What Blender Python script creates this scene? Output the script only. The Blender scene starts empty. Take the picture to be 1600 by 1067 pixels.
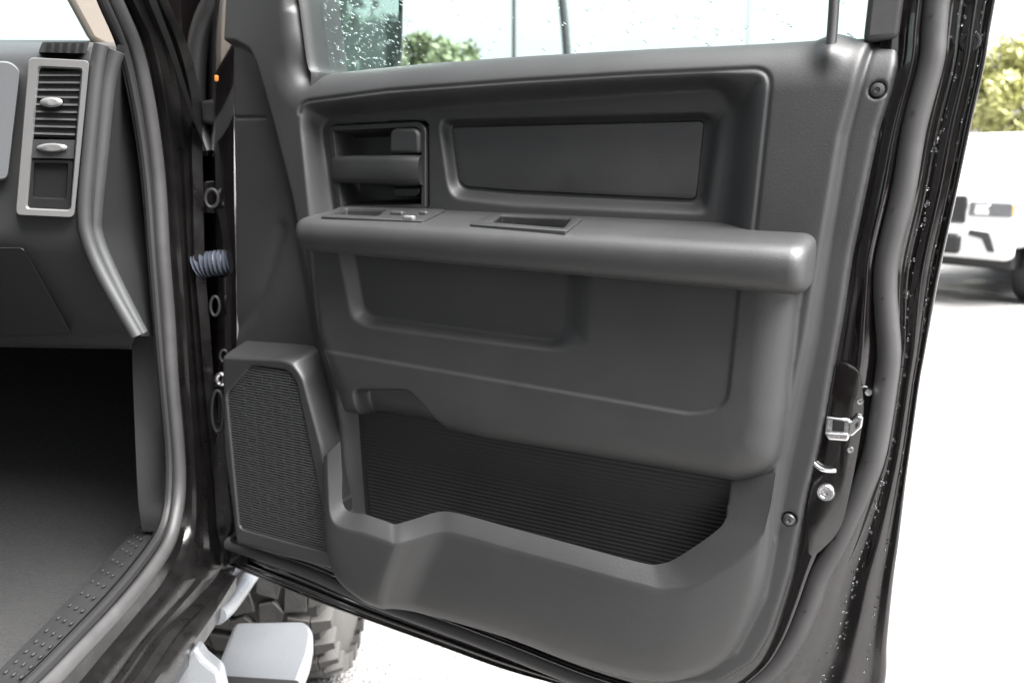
import bpy, bmesh, math, random
import numpy as np
from mathutils import Matrix, Vector
random.seed(7); rng = np.random.default_rng(7)
scene = bpy.context.scene
coll = scene.collection
R = math.radians

# ------------------------------------------------------------------ camera
F = 1300.0; H = 1.38                      # focal length in photo pixels, eye height
PITCH, ROLL, YAW = R(11.6), R(-0.6), R(2.0)
_f = np.array([math.sin(YAW)*math.cos(PITCH), math.cos(YAW)*math.cos(PITCH), -math.sin(PITCH)])
_r0 = np.array([math.cos(YAW), -math.sin(YAW), 0.]); _u0 = np.cross(_r0, _f)
_r = _r0*math.cos(ROLL)-_u0*math.sin(ROLL); _u = _u0*math.cos(ROLL)+_r0*math.sin(ROLL)
CAM = np.array([0., 0., H])
cd = bpy.data.cameras.new('camera'); cam = bpy.data.objects.new('camera', cd); coll.objects.link(cam)
cd.sensor_width = 22.3; cd.lens = F/1600*22.3; cd.clip_start = 0.02; cd.clip_end = 2000
cam.matrix_world = Matrix(((_r[0], _u[0], -_f[0], 0), (_r[1], _u[1], -_f[1], 0), (_r[2], _u[2], -_f[2], H), (0, 0, 0, 1)))
cd.dof.use_dof = True; cd.dof.focus_distance = 1.02; cd.dof.aperture_fstop = 3.5
scene.camera = cam

# ------------------------------------------------------------------ sky, sun, exposure
SUN_EL, SUN_AZ = R(60), R(116)            # azimuth clockwise from +Y
w = bpy.data.worlds.new('World'); scene.world = w; w.use_nodes = True
nt = w.node_tree; bg = nt.nodes['Background']
sky = nt.nodes.new('ShaderNodeTexSky'); sky.sky_type = 'NISHITA'; sky.sun_disc = False
sky.sun_elevation = SUN_EL; sky.sun_rotation = SUN_AZ; sky.dust_density = 4; sky.air_density = 1.0
hs = nt.nodes.new('ShaderNodeHueSaturation'); hs.inputs['Saturation'].default_value = 0.16
nt.links.new(sky.outputs[0], hs.inputs['Color']); nt.links.new(hs.outputs[0], bg.inputs[0])
bg.inputs[1].default_value = 0.05
sd_ = bpy.data.lights.new('sun', 'SUN'); sd_.energy = 3.5; sd_.angle = R(60); sd_.color = (1, .98, .96)
sun = bpy.data.objects.new('sun', sd_); coll.objects.link(sun)
sv = Vector((math.sin(SUN_AZ)*math.cos(SUN_EL), math.cos(SUN_AZ)*math.cos(SUN_EL), math.sin(SUN_EL)))
sun.rotation_euler = sv.to_track_quat('Z', 'Y').to_euler()
sun.location = (0, 0, 8)
vs = scene.view_settings; vs.view_transform = 'Standard'; vs.look = 'None'; vs.gamma = 1; vs.use_curve_mapping = False
vs.exposure = 3.12

# ------------------------------------------------------------------ pixel rays (photo pixels, 1600 x 1067)
def ray(x, y): return _f+_r*(x-800)/F-_u*(y-533.5)/F
TH = R(61)                                # the door stands open by 61 degrees
DU = np.array([math.sin(TH), -math.cos(TH), 0]); DN = np.array([-math.cos(TH), -math.sin(TH), 0])
P0 = CAM+ray(440, 480)*1.28; P0[2] = 0
def uv(x, y, w=0.0):
    d = ray(x, y); t = ((P0+DN*w-CAM)@DN)/(d@DN); p = CAM+d*t
    return ((p-P0)@DU, p[2])
def dp(x, y, w=0.0):
    a = uv(x, y, w); return (a[0], -w, a[1])          # door-local: x along the door, -y into the cab, z up
def dpz(x, y, z):                                     # pixel on a level plane, in door-local
    d = ray(x, y); t = (z-H)/d[2]; p = CAM+d*t
    return ((p-P0)@DU, -((p-P0)@DN), z)
def pX(x, y, X): d = ray(x, y); return CAM+d*(X/d[0])
def pY(x, y, Y): d = ray(x, y); return CAM+d*(Y/d[1])
def pZ(x, y, Z): d = ray(x, y); return CAM+d*((Z-H)/d[2])
def UV(pts, w=0.0): return np.array([uv(x, y, w) for x, y in pts])

# ------------------------------------------------------------------ materials
def mat(name, col, rough=.5, metal=0, spec=.5, bump=None, var=0.0, vscale=6, coat=0, trans=0, sheen=0, rvar=0):
    m = bpy.data.materials.new(name); m.use_nodes = True; t = m.node_tree; b = t.nodes['Principled BSDF']
    b.inputs['Base Color'].default_value = (*col, 1); b.inputs['Roughness'].default_value = rough
    b.inputs['Metallic'].default_value = metal; b.inputs['Specular IOR Level'].default_value = spec
    b.inputs['Coat Weight'].default_value = coat; b.inputs['Coat Roughness'].default_value = .04
    b.inputs['Transmission Weight'].default_value = trans
    if sheen: b.inputs['Sheen Weight'].default_value = sheen; b.inputs['Sheen Roughness'].default_value = .5
    tc = t.nodes.new('ShaderNodeTexCoord')
    if var or rvar:
        n = t.nodes.new('ShaderNodeTexNoise'); n.inputs['Scale'].default_value = vscale; n.inputs['Detail'].default_value = 6
        n.inputs['Roughness'].default_value = .65
        t.links.new(tc.outputs['Object'], n.inputs['Vector'])
        if var:
            mx = t.nodes.new('ShaderNodeMix'); mx.data_type = 'RGBA'
            mx.inputs[6].default_value = (*[c*(1-var) for c in col], 1); mx.inputs[7].default_value = (*[min(1, c*(1+var)) for c in col], 1)
            t.links.new(n.outputs['Fac'], mx.inputs[0]); t.links.new(mx.outputs[2], b.inputs['Base Color'])
        if rvar:
            mr = t.nodes.new('ShaderNodeMapRange'); mr.inputs['From Min'].default_value = .3; mr.inputs['From Max'].default_value = .7
            mr.inputs['To Min'].default_value = max(.02, rough-rvar); mr.inputs['To Max'].default_value = min(1, rough+rvar)
            t.links.new(n.outputs['Fac'], mr.inputs[0]); t.links.new(mr.outputs[0], b.inputs['Roughness'])
    if bump:
        n2 = t.nodes.new('ShaderNodeTexNoise'); n2.inputs['Scale'].default_value = bump[0]; n2.inputs['Detail'].default_value = 3
        t.links.new(tc.outputs['Object'], n2.inputs['Vector'])
        bp = t.nodes.new('ShaderNodeBump'); bp.inputs['Strength'].default_value = bump[1]; bp.inputs['Distance'].default_value = bump[2]
        t.links.new(n2.outputs['Fac'], bp.inputs['Height']); t.links.new(bp.outputs[0], b.inputs['Normal'])
    return m
M = {}
M['plastic'] = mat('grained_charcoal_plastic', (.0155, .0157, .0165), .54, spec=.75, bump=(620, .32, .0007), var=.26, vscale=7, rvar=.05)
M['plastic2'] = mat('smooth_charcoal_plastic', (.0145, .0147, .0155), .48, spec=.75, bump=(900, .15, .0004), var=.06, vscale=12, rvar=.05)
M['pad'] = mat('vinyl_pad', (.0145, .0147, .0155), .54, spec=.85, bump=(420, .22, .0007), var=.12, vscale=14, rvar=.06)
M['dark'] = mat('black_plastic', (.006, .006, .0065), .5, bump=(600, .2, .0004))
M['rib'] = mat('ribbed_liner', (.013, .013, .0135), .55, var=.25, vscale=10, rvar=.06)
M['grille'] = mat('grille_plastic', (.024, .0243, .0252), .5)
M['paint'] = mat('black_cherry_paint', (.0045, .0035, .0037), .16, spec=.5, coat=1, var=.2, vscale=30, rvar=.08)
M['rubber'] = mat('grey_rubber', (.040, .039, .040), .5, bump=(300, .2, .0005), var=.15, vscale=20, rvar=.1)
M['rubber2'] = mat('black_rubber', (.012, .012, .0125), .5, bump=(300, .2, .0005), var=.15, vscale=20)
M['steel'] = mat('plated_steel', (.75, .75, .76), .22, metal=1, var=.15, vscale=60, rvar=.12)
M['screw'] = mat('screw_head', (.12, .12, .12), .3, metal=.8)
M['chrome'] = mat('bright_chrome', (.85, .85, .86), .08, metal=1)
M['silver'] = mat('silver_trim', (.20, .20, .20), .42, metal=.5, var=.06, vscale=40)
M['step'] = mat('wet_aluminium', (.42, .44, .47), .30, metal=.8, bump=(500, .2, .0004), var=.03, vscale=300, rvar=.04)
M['beige'] = mat('pillar_cloth', (.24, .21, .18), .8, bump=(500, .3, .0005), var=.08, vscale=30)
M['dash'] = mat('dash_plastic', (.030, .0306, .032), .46, bump=(500, .3, .0006), var=.08, vscale=12, rvar=.05)
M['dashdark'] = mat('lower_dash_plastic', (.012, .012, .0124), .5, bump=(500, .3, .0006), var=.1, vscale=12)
M['pad2'] = mat('grey_dash_pad', (.10, .105, .11), .42, bump=(500, .2, .0005), var=.05)
M['seatc'] = mat('seat_cloth', (.03, .03, .032), .9, bump=(300, .5, .001), sheen=.3)
M['boot'] = mat('pale_blue_boot', (.040, .046, .062), .55, var=.45, vscale=70)
M['amber'] = mat('amber_lens', (.85, .30, .06), .25, var=.1, vscale=60)
M['white'] = mat('white_paint', (.78, .78, .78), .2, coat=1, var=.02)
M['lens'] = mat('headlamp_lens', (.16, .165, .17), .08, metal=.3, var=.4, vscale=22)
M['black'] = mat('black_trim', (.02, .02, .021), .4)
M['tyre'] = mat('dusty_tyre_rubber', (.040, .038, .036), .75, bump=(120, .6, .002), var=.3, vscale=25)
M['rim'] = mat('wheel_alloy', (.35, .35, .36), .35, metal=.9)
M['bark'] = mat('bark', (.12, .09, .07), .9, bump=(40, .6, .01), var=.3, vscale=20)
M['leaf'] = mat('leaf_green', (.15, .18, .10), .55, var=.5, vscale=1.5)
M['leaf2'] = mat('leaf_yellow_green', (.36, .36, .14), .55, var=.5, vscale=1.5)
M['leaf3'] = mat('leaf_dark_green', (.045, .075, .040), .55, var=.5, vscale=1.5)
M['wood'] = mat('weathered_pole', (.035, .035, .038), .8, var=.4, vscale=14)
M['drop'] = mat('water', (.95, .97, 1), .02, trans=1); M['drop'].node_tree.nodes['Principled BSDF'].inputs['IOR'].default_value = 1.33
M['tread'] = mat('sill_tread_plastic', (.020, .020, .021), .7, spec=.3)
M['frame'] = mat('dull_black_frame_paint', (.006, .0055, .0055), .34, coat=.25, bump=(60, .25, .001), var=.5, vscale=25, rvar=.12); M['frame'].node_tree.nodes['Principled BSDF'].inputs['Coat Roughness'].default_value = .2
M['screen'] = mat('windscreen_painted_sheen', (.40, .43, .47), .1)  # pale base colour stands in for sky reflected in the glass
M['mirror'] = mat('mirror_glass', (.45, .50, .48), .02, metal=1)

def carpet():
    m = mat('charcoal_carpet', (.013, .013, .0135), .95, var=.95, vscale=140, sheen=.06)
    t = m.node_tree; b = t.nodes['Principled BSDF']; tc = t.nodes.new('ShaderNodeTexCoord')
    n = t.nodes.new('ShaderNodeTexNoise'); n.inputs['Scale'].default_value = 420; n.inputs['Detail'].default_value = 4
    bp = t.nodes.new('ShaderNodeBump'); bp.inputs['Strength'].default_value = 1; bp.inputs['Distance'].default_value = .004
    t.links.new(tc.outputs['Object'], n.inputs['Vector']); t.links.new(n.outputs['Fac'], bp.inputs['Height']); t.links.new(bp.outputs[0], b.inputs['Normal'])
    return m
M['carpet'] = carpet()
def glassm(name, tint, refl=1.45):
    m = bpy.data.materials.new(name); m.use_nodes = True; t = m.node_tree; t.nodes.clear()
    o = t.nodes.new('ShaderNodeOutputMaterial'); tr = t.nodes.new('ShaderNodeBsdfTransparent'); tr.inputs[0].default_value = (*tint, 1)
    g = t.nodes.new('ShaderNodeBsdfGlossy'); g.inputs['Roughness'].default_value = .01; mx = t.nodes.new('ShaderNodeMixShader')
    fr = t.nodes.new('ShaderNodeLayerWeight'); pw = t.nodes.new('ShaderNodeMath'); pw.operation = 'POWER'; pw.inputs[1].default_value = 5
    ma = t.nodes.new('ShaderNodeMath'); ma.operation = 'MULTIPLY_ADD'; ma.inputs[1].default_value = .9; ma.inputs[2].default_value = .035
    t.links.new(fr.outputs['Facing'], pw.inputs[0]); t.links.new(pw.outputs[0], ma.inputs[0]); t.links.new(ma.outputs[0], mx.inputs[0]); t.links.new(tr.outputs[0], mx.inputs[1]); t.links.new(g.outputs[0], mx.inputs[2]); t.links.new(mx.outputs[0], o.inputs[0])
    return m
M['tint'] = glassm('tinted_glass', (.12, .13, .13)); M['glass'] = glassm('side_glass', (.86, .93, .91)); M['glass2'] = glassm('windscreen_glass', (.88, .95, .94))
def groundm():
    m = mat('pale_wet_asphalt', (.3, .29, .28), .45)
    t = m.node_tree; b = t.nodes['Principled BSDF']; tc = t.nodes.new('ShaderNodeTexCoord')
    v = t.nodes.new('ShaderNodeTexVoronoi'); v.inputs['Scale'].default_value = 150
    n = t.nodes.new('ShaderNodeTexNoise'); n.inputs['Scale'].default_value = 1.1; n.inputs['Detail'].default_value = 8
    t.links.new(tc.outputs['Object'], v.inputs['Vector']); t.links.new(tc.outputs['Object'], n.inputs['Vector'])
    cr = t.nodes.new('ShaderNodeValToRGB'); cr.color_ramp.elements[0].color = (.11, .107, .103, 1); cr.color_ramp.elements[1].color = (.32, .316, .31, 1)
    cr.color_ramp.elements[0].position = .1; cr.color_ramp.elements[1].position = .9
    sx = t.nodes.new('ShaderNodeSeparateColor'); t.links.new(v.outputs['Color'], sx.inputs[0]); t.links.new(sx.outputs[0], cr.inputs[0])
    mx = t.nodes.new('ShaderNodeMix'); mx.data_type = 'RGBA'; mx.blend_type = 'MULTIPLY'; mx.inputs[0].default_value = .5
    t.links.new(cr.outputs[0], mx.inputs[6]); t.links.new(n.outputs['Fac'], mx.inputs[7]); t.links.new(mx.outputs[2], b.inputs['Base Color'])
    mr = t.nodes.new('ShaderNodeMapRange'); mr.inputs['From Min'].default_value = .35; mr.inputs['From Max'].default_value = .65; mr.inputs['To Min'].default_value = .2; mr.inputs['To Max'].default_value = .6
    t.links.new(n.outputs['Fac'], mr.inputs[0]); t.links.new(mr.outputs[0], b.inputs['Roughness'])
    bp = t.nodes.new('ShaderNodeBump'); bp.inputs['Strength'].default_value = .8; bp.inputs['Distance'].default_value = .006
    t.links.new(v.outputs['Distance'], bp.inputs['Height']); t.links.new(bp.outputs[0], b.inputs['Normal'])
    return m
M['ground'] = groundm()

# ------------------------------------------------------------------ mesh helpers
def mesh(name, verts, faces, m, smooth=True, sharp=None):
    me = bpy.data.meshes.new(name); verts = np.asarray(verts, dtype=float)
    if isinstance(faces, np.ndarray) and faces.ndim == 2:
        k = faces.shape[1]; n = len(faces)
        me.vertices.add(len(verts)); me.vertices.foreach_set('co', verts.astype(np.float32).ravel())
        me.loops.add(n*k); me.loops.foreach_set('vertex_index', faces.astype(np.int32).ravel())
        me.polygons.add(n); me.polygons.foreach_set('loop_start', np.arange(0, n*k, k, dtype=np.int32))
        me.update(calc_edges=True)
    else:
        me.from_pydata([tuple(v) for v in verts], [], [tuple(f) for f in faces]); me.update()
    me.polygons.foreach_set('use_smooth', [bool(smooth)]*len(me.polygons))
    me.materials.append(M[m] if isinstance(m, str) else m)
    if sharp: me.set_sharp_from_angle(angle=R(sharp))
    return me
def link(name, me, parent=None, world=True):
    o = bpy.data.objects.new(name, me); coll.objects.link(o)
    if parent is not None:
        o.parent = parent
        if world and parent is not None:
            o.matrix_parent_inverse = WORLD_INV[parent.name]
    return o
WORLD_INV = {}
def obj(name, verts, faces, m, parent=None, world=True, smooth=True, sharp=35):
    return link(name, mesh(name, verts, faces, m, smooth, sharp), parent, world)
def fixn(o):
    bm = bmesh.new(); bm.from_mesh(o.data); bmesh.ops.recalc_face_normals(bm, faces=bm.faces); bm.to_mesh(o.data); bm.free(); return o
def catmull(P, n=8, closed=False):
    P = np.asarray(P, float); N = len(P); out = []
    rngi = range(N) if closed else range(N-1)
    for i in rngi:
        if closed: a, b, c, d = P[(i-1) % N], P[i], P[(i+1) % N], P[(i+2) % N]
        else: a, b, c, d = P[max(i-1, 0)], P[i], P[i+1], P[min(i+2, N-1)]
        for k in range(n):
            t = k/n
            out.append(.5*((2*b)+(-a+c)*t+(2*a-5*b+4*c-d)*t*t+(-a+3*b-3*c+d)*t**3))
    if not closed: out.append(P[-1])
    return np.array(out)
def roundp(pts, r, n=6):
    """fillet every corner of a closed outline"""
    P = [np.array(p, float) for p in pts]; N = len(P); out = []
    rs = r if isinstance(r, (list, tuple)) else [r]*N
    for i in range(N):
        p, a, b = P[i], P[i-1], P[(i+1) % N]
        da, db = a-p, b-p; la, lb = np.linalg.norm(da), np.linalg.norm(db)
        k = min(rs[i], la*.48, lb*.48); s, e = p+da/la*k, p+db/lb*k
        for j in range(n+1):
            t = j/n; out.append((1-t)**2*s+2*t*(1-t)*p+t*t*e)
    return np.array(out)
def inset(P, d):
    """move a closed planar outline inwards by d"""
    P = np.asarray(P, float); A = .5*np.sum(P[:, 0]*np.roll(P[:, 1], -1)-np.roll(P[:, 0], -1)*P[:, 1])
    e = np.roll(P, -1, 0)-P; e /= np.linalg.norm(e, axis=1)[:, None]+1e-12
    n = np.stack([-e[:, 1], e[:, 0]], 1)*(1 if A > 0 else -1)
    m = n+np.roll(n, 1, 0); m /= np.linalg.norm(m, axis=1)[:, None]+1e-9
    c = np.clip(np.sum(m*n, 1), .4, 1)
    return P+m*(d/c)[:, None]
def rings(loops, cap0=False, cap1=True):
    """stitch closed loops (equal counts) into a skin"""
    n = len(loops[0]); V = np.vstack(loops); Fc = []
    for k in range(len(loops)-1):
        a, b = k*n, (k+1)*n
        for i in range(n):
            j = (i+1) % n; Fc.append((a+i, a+j, b+j, b+i))
    if cap1: Fc.append(tuple(range((len(loops)-1)*n, len(loops)*n)))
    if cap0: Fc.append(tuple(reversed(range(n))))
    return V, Fc
def d3(P, w):                                          # (u,v) outline at relief w, door-local
    return np.array([(p[0], -w, p[1]) for p in P])
def molded(name, outline, prof, m, parent, cap0=False, cap1=True, sharp=40):
    """door part: closed (u,v) outline with a profile [(inset, w), ...]"""
    V, Fc = rings([d3(inset(outline, i), w) for i, w in prof], cap0, cap1)
    return fixn(obj(name, V, Fc, m, parent, False, True, sharp))
def strip(lines, n=6):
    """lines: list of 3D control polylines with the same stations -> quad sheet"""
    L = [catmull(l, n) for l in lines]; k = len(L[0]); V = np.vstack(L)
    a = np.arange(len(L)-1)[:, None]*k+np.arange(k-1)[None, :]; a = a.ravel()
    return V, np.stack([a, a+1, a+k+1, a+k], 1)
def tube(path, r, sides=12, ry=None, caps=True, closed=False):
    P = np.asarray(path, float); n = len(P); V = []
    T = np.roll(P, -1, 0)-np.roll(P, 1, 0) if closed else np.gradient(P, axis=0)
    T /= np.linalg.norm(T, axis=1)[:, None]+1e-12
    up = np.array([0, 0, 1.]) if abs(T[0][2]) < .9 else np.array([0, 1., 0])
    a = np.cross(T[0], up); a /= np.linalg.norm(a)
    for i in range(n):
        a = a-T[i]*(a@T[i]); a /= np.linalg.norm(a); b = np.cross(T[i], a)
        rr = r[i] if hasattr(r, '__len__') else r; r2 = (ry if ry else rr)
        for k in range(sides):
            q = 2*math.pi*k/sides; V.append(P[i]+a*rr*math.cos(q)+b*r2*math.sin(q))
    Fc = []
    for i in range(n if closed else n-1):
        j = (i+1) % n
        for k in range(sides):
            l = (k+1) % sides; Fc.append((i*sides+k, i*sides+l, j*sides+l, j*sides+k))
    if caps and not closed: Fc += [tuple(reversed(range(sides))), tuple(range((n-1)*sides, n*sides))]
    return np.array(V), Fc
def boxv(c, s, rz=0):
    c = np.array(c); V = []
    for x in (-1, 1):
        for y in (-1, 1):
            for z in (-1, 1):
                p = np.array([x*s[0]/2, y*s[1]/2, z*s[2]/2]); p = np.array([p[0]*math.cos(rz)-p[1]*math.sin(rz), p[0]*math.sin(rz)+p[1]*math.cos(rz), p[2]])
                V.append(c+p)
    return np.array(V), [(0, 1, 3, 2), (4, 6, 7, 5), (0, 4, 5, 1), (2, 3, 7, 6), (0, 2, 6, 4), (1, 5, 7, 3)]
def bevelled(o, wdt=.003, seg=3):
    md = o.modifiers.new('bevel', 'BEVEL'); md.width = wdt; md.segments = seg; md.limit_method = 'ANGLE'; md.angle_limit = R(35); return o
def prism(P, axis_vec, m, name, parent, world=True, bev=.003):
    P = np.asarray(P, float); n = len(P); V = np.vstack([P, P+np.array(axis_vec)])
    Fc = [tuple(range(n)), tuple(reversed(range(n, 2*n)))]+[(i, n+i, n+(i+1) % n, (i+1) % n) for i in range(n)]
    o = fixn(obj(name, V, Fc, m, parent, world, True, 30))
    if bev: bevelled(o, bev)
    return o
# ---- relief fields
def sdf(P, poly):
    a = np.asarray(poly, float); b = np.roll(a, -1, 0); D = np.full(len(P), 1e9); ins = np.zeros(len(P), bool)
    for p, q in zip(a, b):
        e = q-p; wv = P-p; t = np.clip((wv@e)/(e@e+1e-15), 0, 1); D = np.minimum(D, np.sum((wv-t[:, None]*e)**2, 1))
        c1 = (p[1] > P[:, 1]) != (q[1] > P[:, 1])
        if p[1] != q[1]: ins ^= c1 & (P[:, 0] < (q[0]-p[0])*(P[:, 1]-p[1])/(q[1]-p[1])+p[0])
    D = np.sqrt(D); return np.where(ins, -D, D)
def pdist(P, line):
    D = np.full(len(P), 1e9)
    for p, q in zip(line[:-1], line[1:]):
        e = q-p; wv = P-p; t = np.clip((wv@e)/(e@e+1e-15), 0, 1); D = np.minimum(D, np.sum((wv-t[:, None]*e)**2, 1))
    return np.sqrt(D)
def sm(t): t = np.clip(t, 0, 1); return t*t*(3-2*t)
def loftt(P, outer, inner):
    so = np.maximum(-sdf(P, outer), 0); si = np.maximum(sdf(P, inner), 0)
    return np.where(so > 0, so/(so+si+1e-9), 0)
def relief(name, u0, u1, v0, v1, st, func, m, parent, blur=1):
    us = np.arange(u0, u1, st); vv = np.arange(v0, v1, st); U, Vg = np.meshgrid(us, vv)
    P = np.stack([U.ravel(), Vg.ravel()], 1); wv, keep = func(P)
    Wg = wv.reshape(U.shape)
    for _ in range(blur):
        q = np.pad(Wg, 1, mode='edge'); Wg = (q[1:-1, 1:-1]*2+q[:-2, 1:-1]+q[2:, 1:-1]+q[1:-1, :-2]+q[1:-1, 2:])/6
    nv, nu = U.shape; K = keep.reshape(U.shape)
    i = (np.arange(nv-1)[:, None]*nu+np.arange(nu-1)[None, :])
    kf = K[:-1, :-1] & K[1:, :-1] & K[:-1, 1:] & K[1:, 1:]
    i = i[kf]; Fc = np.stack([i, i+1, i+nu+1, i+nu], 1)
    used = np.unique(Fc); re = np.zeros(nv*nu, int); re[used] = np.arange(len(used))
    V = np.stack([U.ravel(), -Wg.ravel(), Vg.ravel()], 1)[used]
    return obj(name, V, re[Fc], m, parent, False, True, None)
def tagged(o, label, cat, group=None):
    o['label'] = label; o['category'] = cat
    if group: o['group'] = group
    return o
def empty(name, loc, rz=0):
    o = bpy.data.objects.new(name, None); coll.objects.link(o); o.location = loc; o.rotation_euler.z = rz; o.empty_display_size = .2
    WORLD_INV[o.name] = (Matrix.Translation(loc) @ Matrix.Rotation(rz, 4, 'Z')).inverted(); return o

# ------------------------------------------------------------------ ground
V = [(-400, -400, 0), (400, -400, 0), (400, 400, 0), (-400, 400, 0)]
g = obj('ground', V, [(0, 1, 2, 3)], 'ground', None, smooth=False, sharp=None); g['kind'] = 'structure'

# ------------------------------------------------------------------ the truck
truck = empty('pickup_truck', (-1.40, .6, 0))
tagged(truck, 'black pickup truck with its front passenger door swung wide open showing grey plastic door trim', 'pickup truck')

# ---- door: painted shell as a swept sheet from under the trim to the outer hem, returning along the outer skin
# each station: trim edge, weatherstrip centre, outer edge (photo pixels)
ST = [((1450, -420), (1514, -420), (1610, -420)), ((1414, -60), (1478, -60), (1566, -60)), ((1408, 0), (1464, 0), (1556, 0)), ((1402, 50), (1459, 50), (1547, 50)), ((1397, 100), (1454, 100), (1539, 100)),
      ((1371, 200), (1428, 200), (1517, 200)), ((1350, 300), (1411, 300), (1496, 300)), ((1329, 400), (1387, 400), (1474, 400)),
      ((1324, 450), (1383, 450), (1464, 450)), ((1314, 500), (1386, 500), (1455, 500)), ((1305, 550), (1389, 550), (1446, 550)),
      ((1296, 600), (1384, 600), (1437, 600)), ((1279, 700), (1368, 700), (1423, 700)), ((1262, 750), (1352, 750), (1416, 750)),
      ((1252, 800), (1331, 800), (1410, 800)), ((1244, 850), (1308, 850), (1404, 850)), ((1234, 900), (1281, 900), (1397, 900)),
      ((1219, 950), (1262, 950), (1391, 955)), ((1202, 1000), (1236, 1005), (1386, 1010)), ((1175, 1045), (1200, 1050), (1382, 1075)),
      ((1120, 1080), (1135, 1092), (1350, 1180)), ((1050, 1082), (1050, 1099), (1150, 1152)), ((930, 1050), (924, 1065), (905, 1079)),
      ((800, 1000), (793, 1014), (788, 1046)), ((700, 962), (694, 977), (688, 1010)), ((600, 930), (595, 941), (585, 973)),
      ((548, 902), (540, 917), (527, 952)), ((485, 876), (478, 890), (465, 928)), ((400, 850), (395, 860), (386, 895)), ((362, 838), (358, 848), (352, 880))]
def mixp(a, b, t): return (a[0]+(b[0]-a[0])*t, a[1]+(b[1]-a[1])*t)
def line_of(fn, wv): return [dp(*fn(s), wv) for s in ST]
def inn(s):                                            # a point well under the trim
    a = np.array(s[0]); b = np.array(s[1]); d = (a-b)/np.linalg.norm(a-b); return tuple(a+d*26)
sh = [line_of(inn, -.028), line_of(lambda s: s[0], -.026), line_of(lambda s: mixp(s[0], s[1], .30), -.030), line_of(lambda s: mixp(s[0], s[1], .42), -.022),
      line_of(lambda s: mixp(s[0], s[1], .56), -.022), line_of(lambda s: mixp(s[0], s[1], .66), -.032), line_of(lambda s: s[1], -.036),
      line_of(lambda s: mixp(s[1], s[2], .24), -.036), line_of(lambda s: mixp(s[1], s[2], .31), -.046), line_of(lambda s: mixp(s[1], s[2], .52), -.050),
      line_of(lambda s: mixp(s[1], s[2], .60), -.042), line_of(lambda s: mixp(s[1], s[2], .72), -.041), line_of(lambda s: mixp(s[1], s[2], .79), -.050),
      line_of(lambda s: mixp(s[1], s[2], .88), -.050), line_of(lambda s: mixp(s[1], s[2], .94), -.045), line_of(lambda s: mixp(s[1], s[2], .985), -.046)]
edge = [np.array(p) for p in line_of(lambda s: s[2], -.05)]
sh += [[e+np.array([0, .002, 0]) for e in edge], [e+np.array([0, .05, 0]) for e in edge], [e+np.array([0, .085, 0]) for e in edge]]
cen = np.array([.40, 0, 1.15])
def skin(e, k, dy):                                     # outer skin runs to the door's middle below the belt, a slim frame above it
    if e[2] > 1.46: return e+np.array([-.07*k, dy, 0])
    return e+np.array([(cen[0]-e[0])*k, dy, (cen[2]-e[2])*k])
sh += [[skin(e, .06, .105) for e in edge], [skin(e, .5, .125) for e in edge], [skin(e, .97, .128) for e in edge]]
V, Fc = strip(sh, 6)
me = mesh('door', V, Fc, 'paint', True, None)
door = link('door', me, truck, True)
door.location = (P0[0], P0[1], 0); door.rotation_euler.z = math.atan2(DU[1], DU[0])
door['label'] = 'open front door seen from inside, black outer frame around charcoal trim'
def dobj(name, V, Fc, m, sharp=35): return obj(name, V, Fc, m, door, False, True, sharp)

# ---- main trim panel (relief)
T_PX = [(352, -45), (446, -45), (455, 0), (468, 95), (474, 110), (640, 92), (800, 80), (1000, 68), (1200, 58), (1268, 53), (1285, 46), (1300, 42), (1316, 46), (1330, 51), (1360, 49), (1406, 44),
        (1400, 100), (1390, 140), (1371, 200), (1350, 300), (1329, 400), (1314, 500), (1296, 600), (1279, 700), (1258, 780), (1244, 850), (1234, 900), (1219, 950), (1202, 1000), (1175, 1045),
        (1120, 1078), (1050, 1080), (930, 1050), (800, 1000), (700, 964), (640, 947), (557, 917), (546, 895), (372, 848), (352, 700), (350, 570), (352, 520), (350, 300), (346, 120), (347, 60)]
T = UV(T_PX)
top_line = UV([(455, -45), (457, 0), (468, 95), (474, 110), (640, 92), (800, 80), (1000, 68), (1200, 58), (1268, 53), (1285, 46), (1300, 42), (1316, 46), (1330, 51), (1360, 49), (1420, 44)])
M_in = UV([(300, -80), (440, -80), (440, 20), (480, 20), (1356, -20), (1356, 50), (1309, 210), (1281, 375), (1252, 537), (1211, 725), (1200, 830), (1180, 940), (1135, 1020), (1070, 1046), (1000, 1043), (800, 980), (700, 950), (560, 905), (300, 830)])
M_out = UV([(250, -120), (460, -120), (460, 0), (480, 0), (1366, -40), (1366, 50), (1327, 210), (1300, 375), (1277, 537), (1236, 725), (1216, 830), (1196, 940), (1150, 1030), (1075, 1058), (1000, 1055), (800, 990), (700, 960), (550, 915), (250, 850)])
R1o = UV(roundp([(466, 160), (600, 142), (800, 127), (1000, 115), (1206, 106), (1172, 425), (486, 382)], [18, 5, 5, 5, 34, 5, 5]))
R1i = UV(roundp([(500, 190), (700, 172), (1000, 150), (1140, 142), (1110, 425), (530, 382)], [22, 5, 5, 40, 5, 5]), -.035)
R1line = np.vstack([R1o[28:35], R1o[21:28]])
PADo = UV(roundp([(683, 184), (1138, 172), (1108, 338), (800, 324), (700, 312)], [16, 16, 14, 5, 22]), -.034)
PADi = UV(roundp([(702, 198), (1103, 188), (1090, 314), (800, 300), (717, 293)], [10, 12, 12, 5, 18]), -.05)
CUPp = UV(roundp([(514, 196), (668, 187), (670, 330), (528, 334)], 14), -.034)
FZo = UV([(300, 58), (368, 62), (392, 76), (402, 98), (414, 140), (432, 205), (457, 300), (480, 400), (503, 520), (540, 660), (560, 905), (300, 905)])
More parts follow.
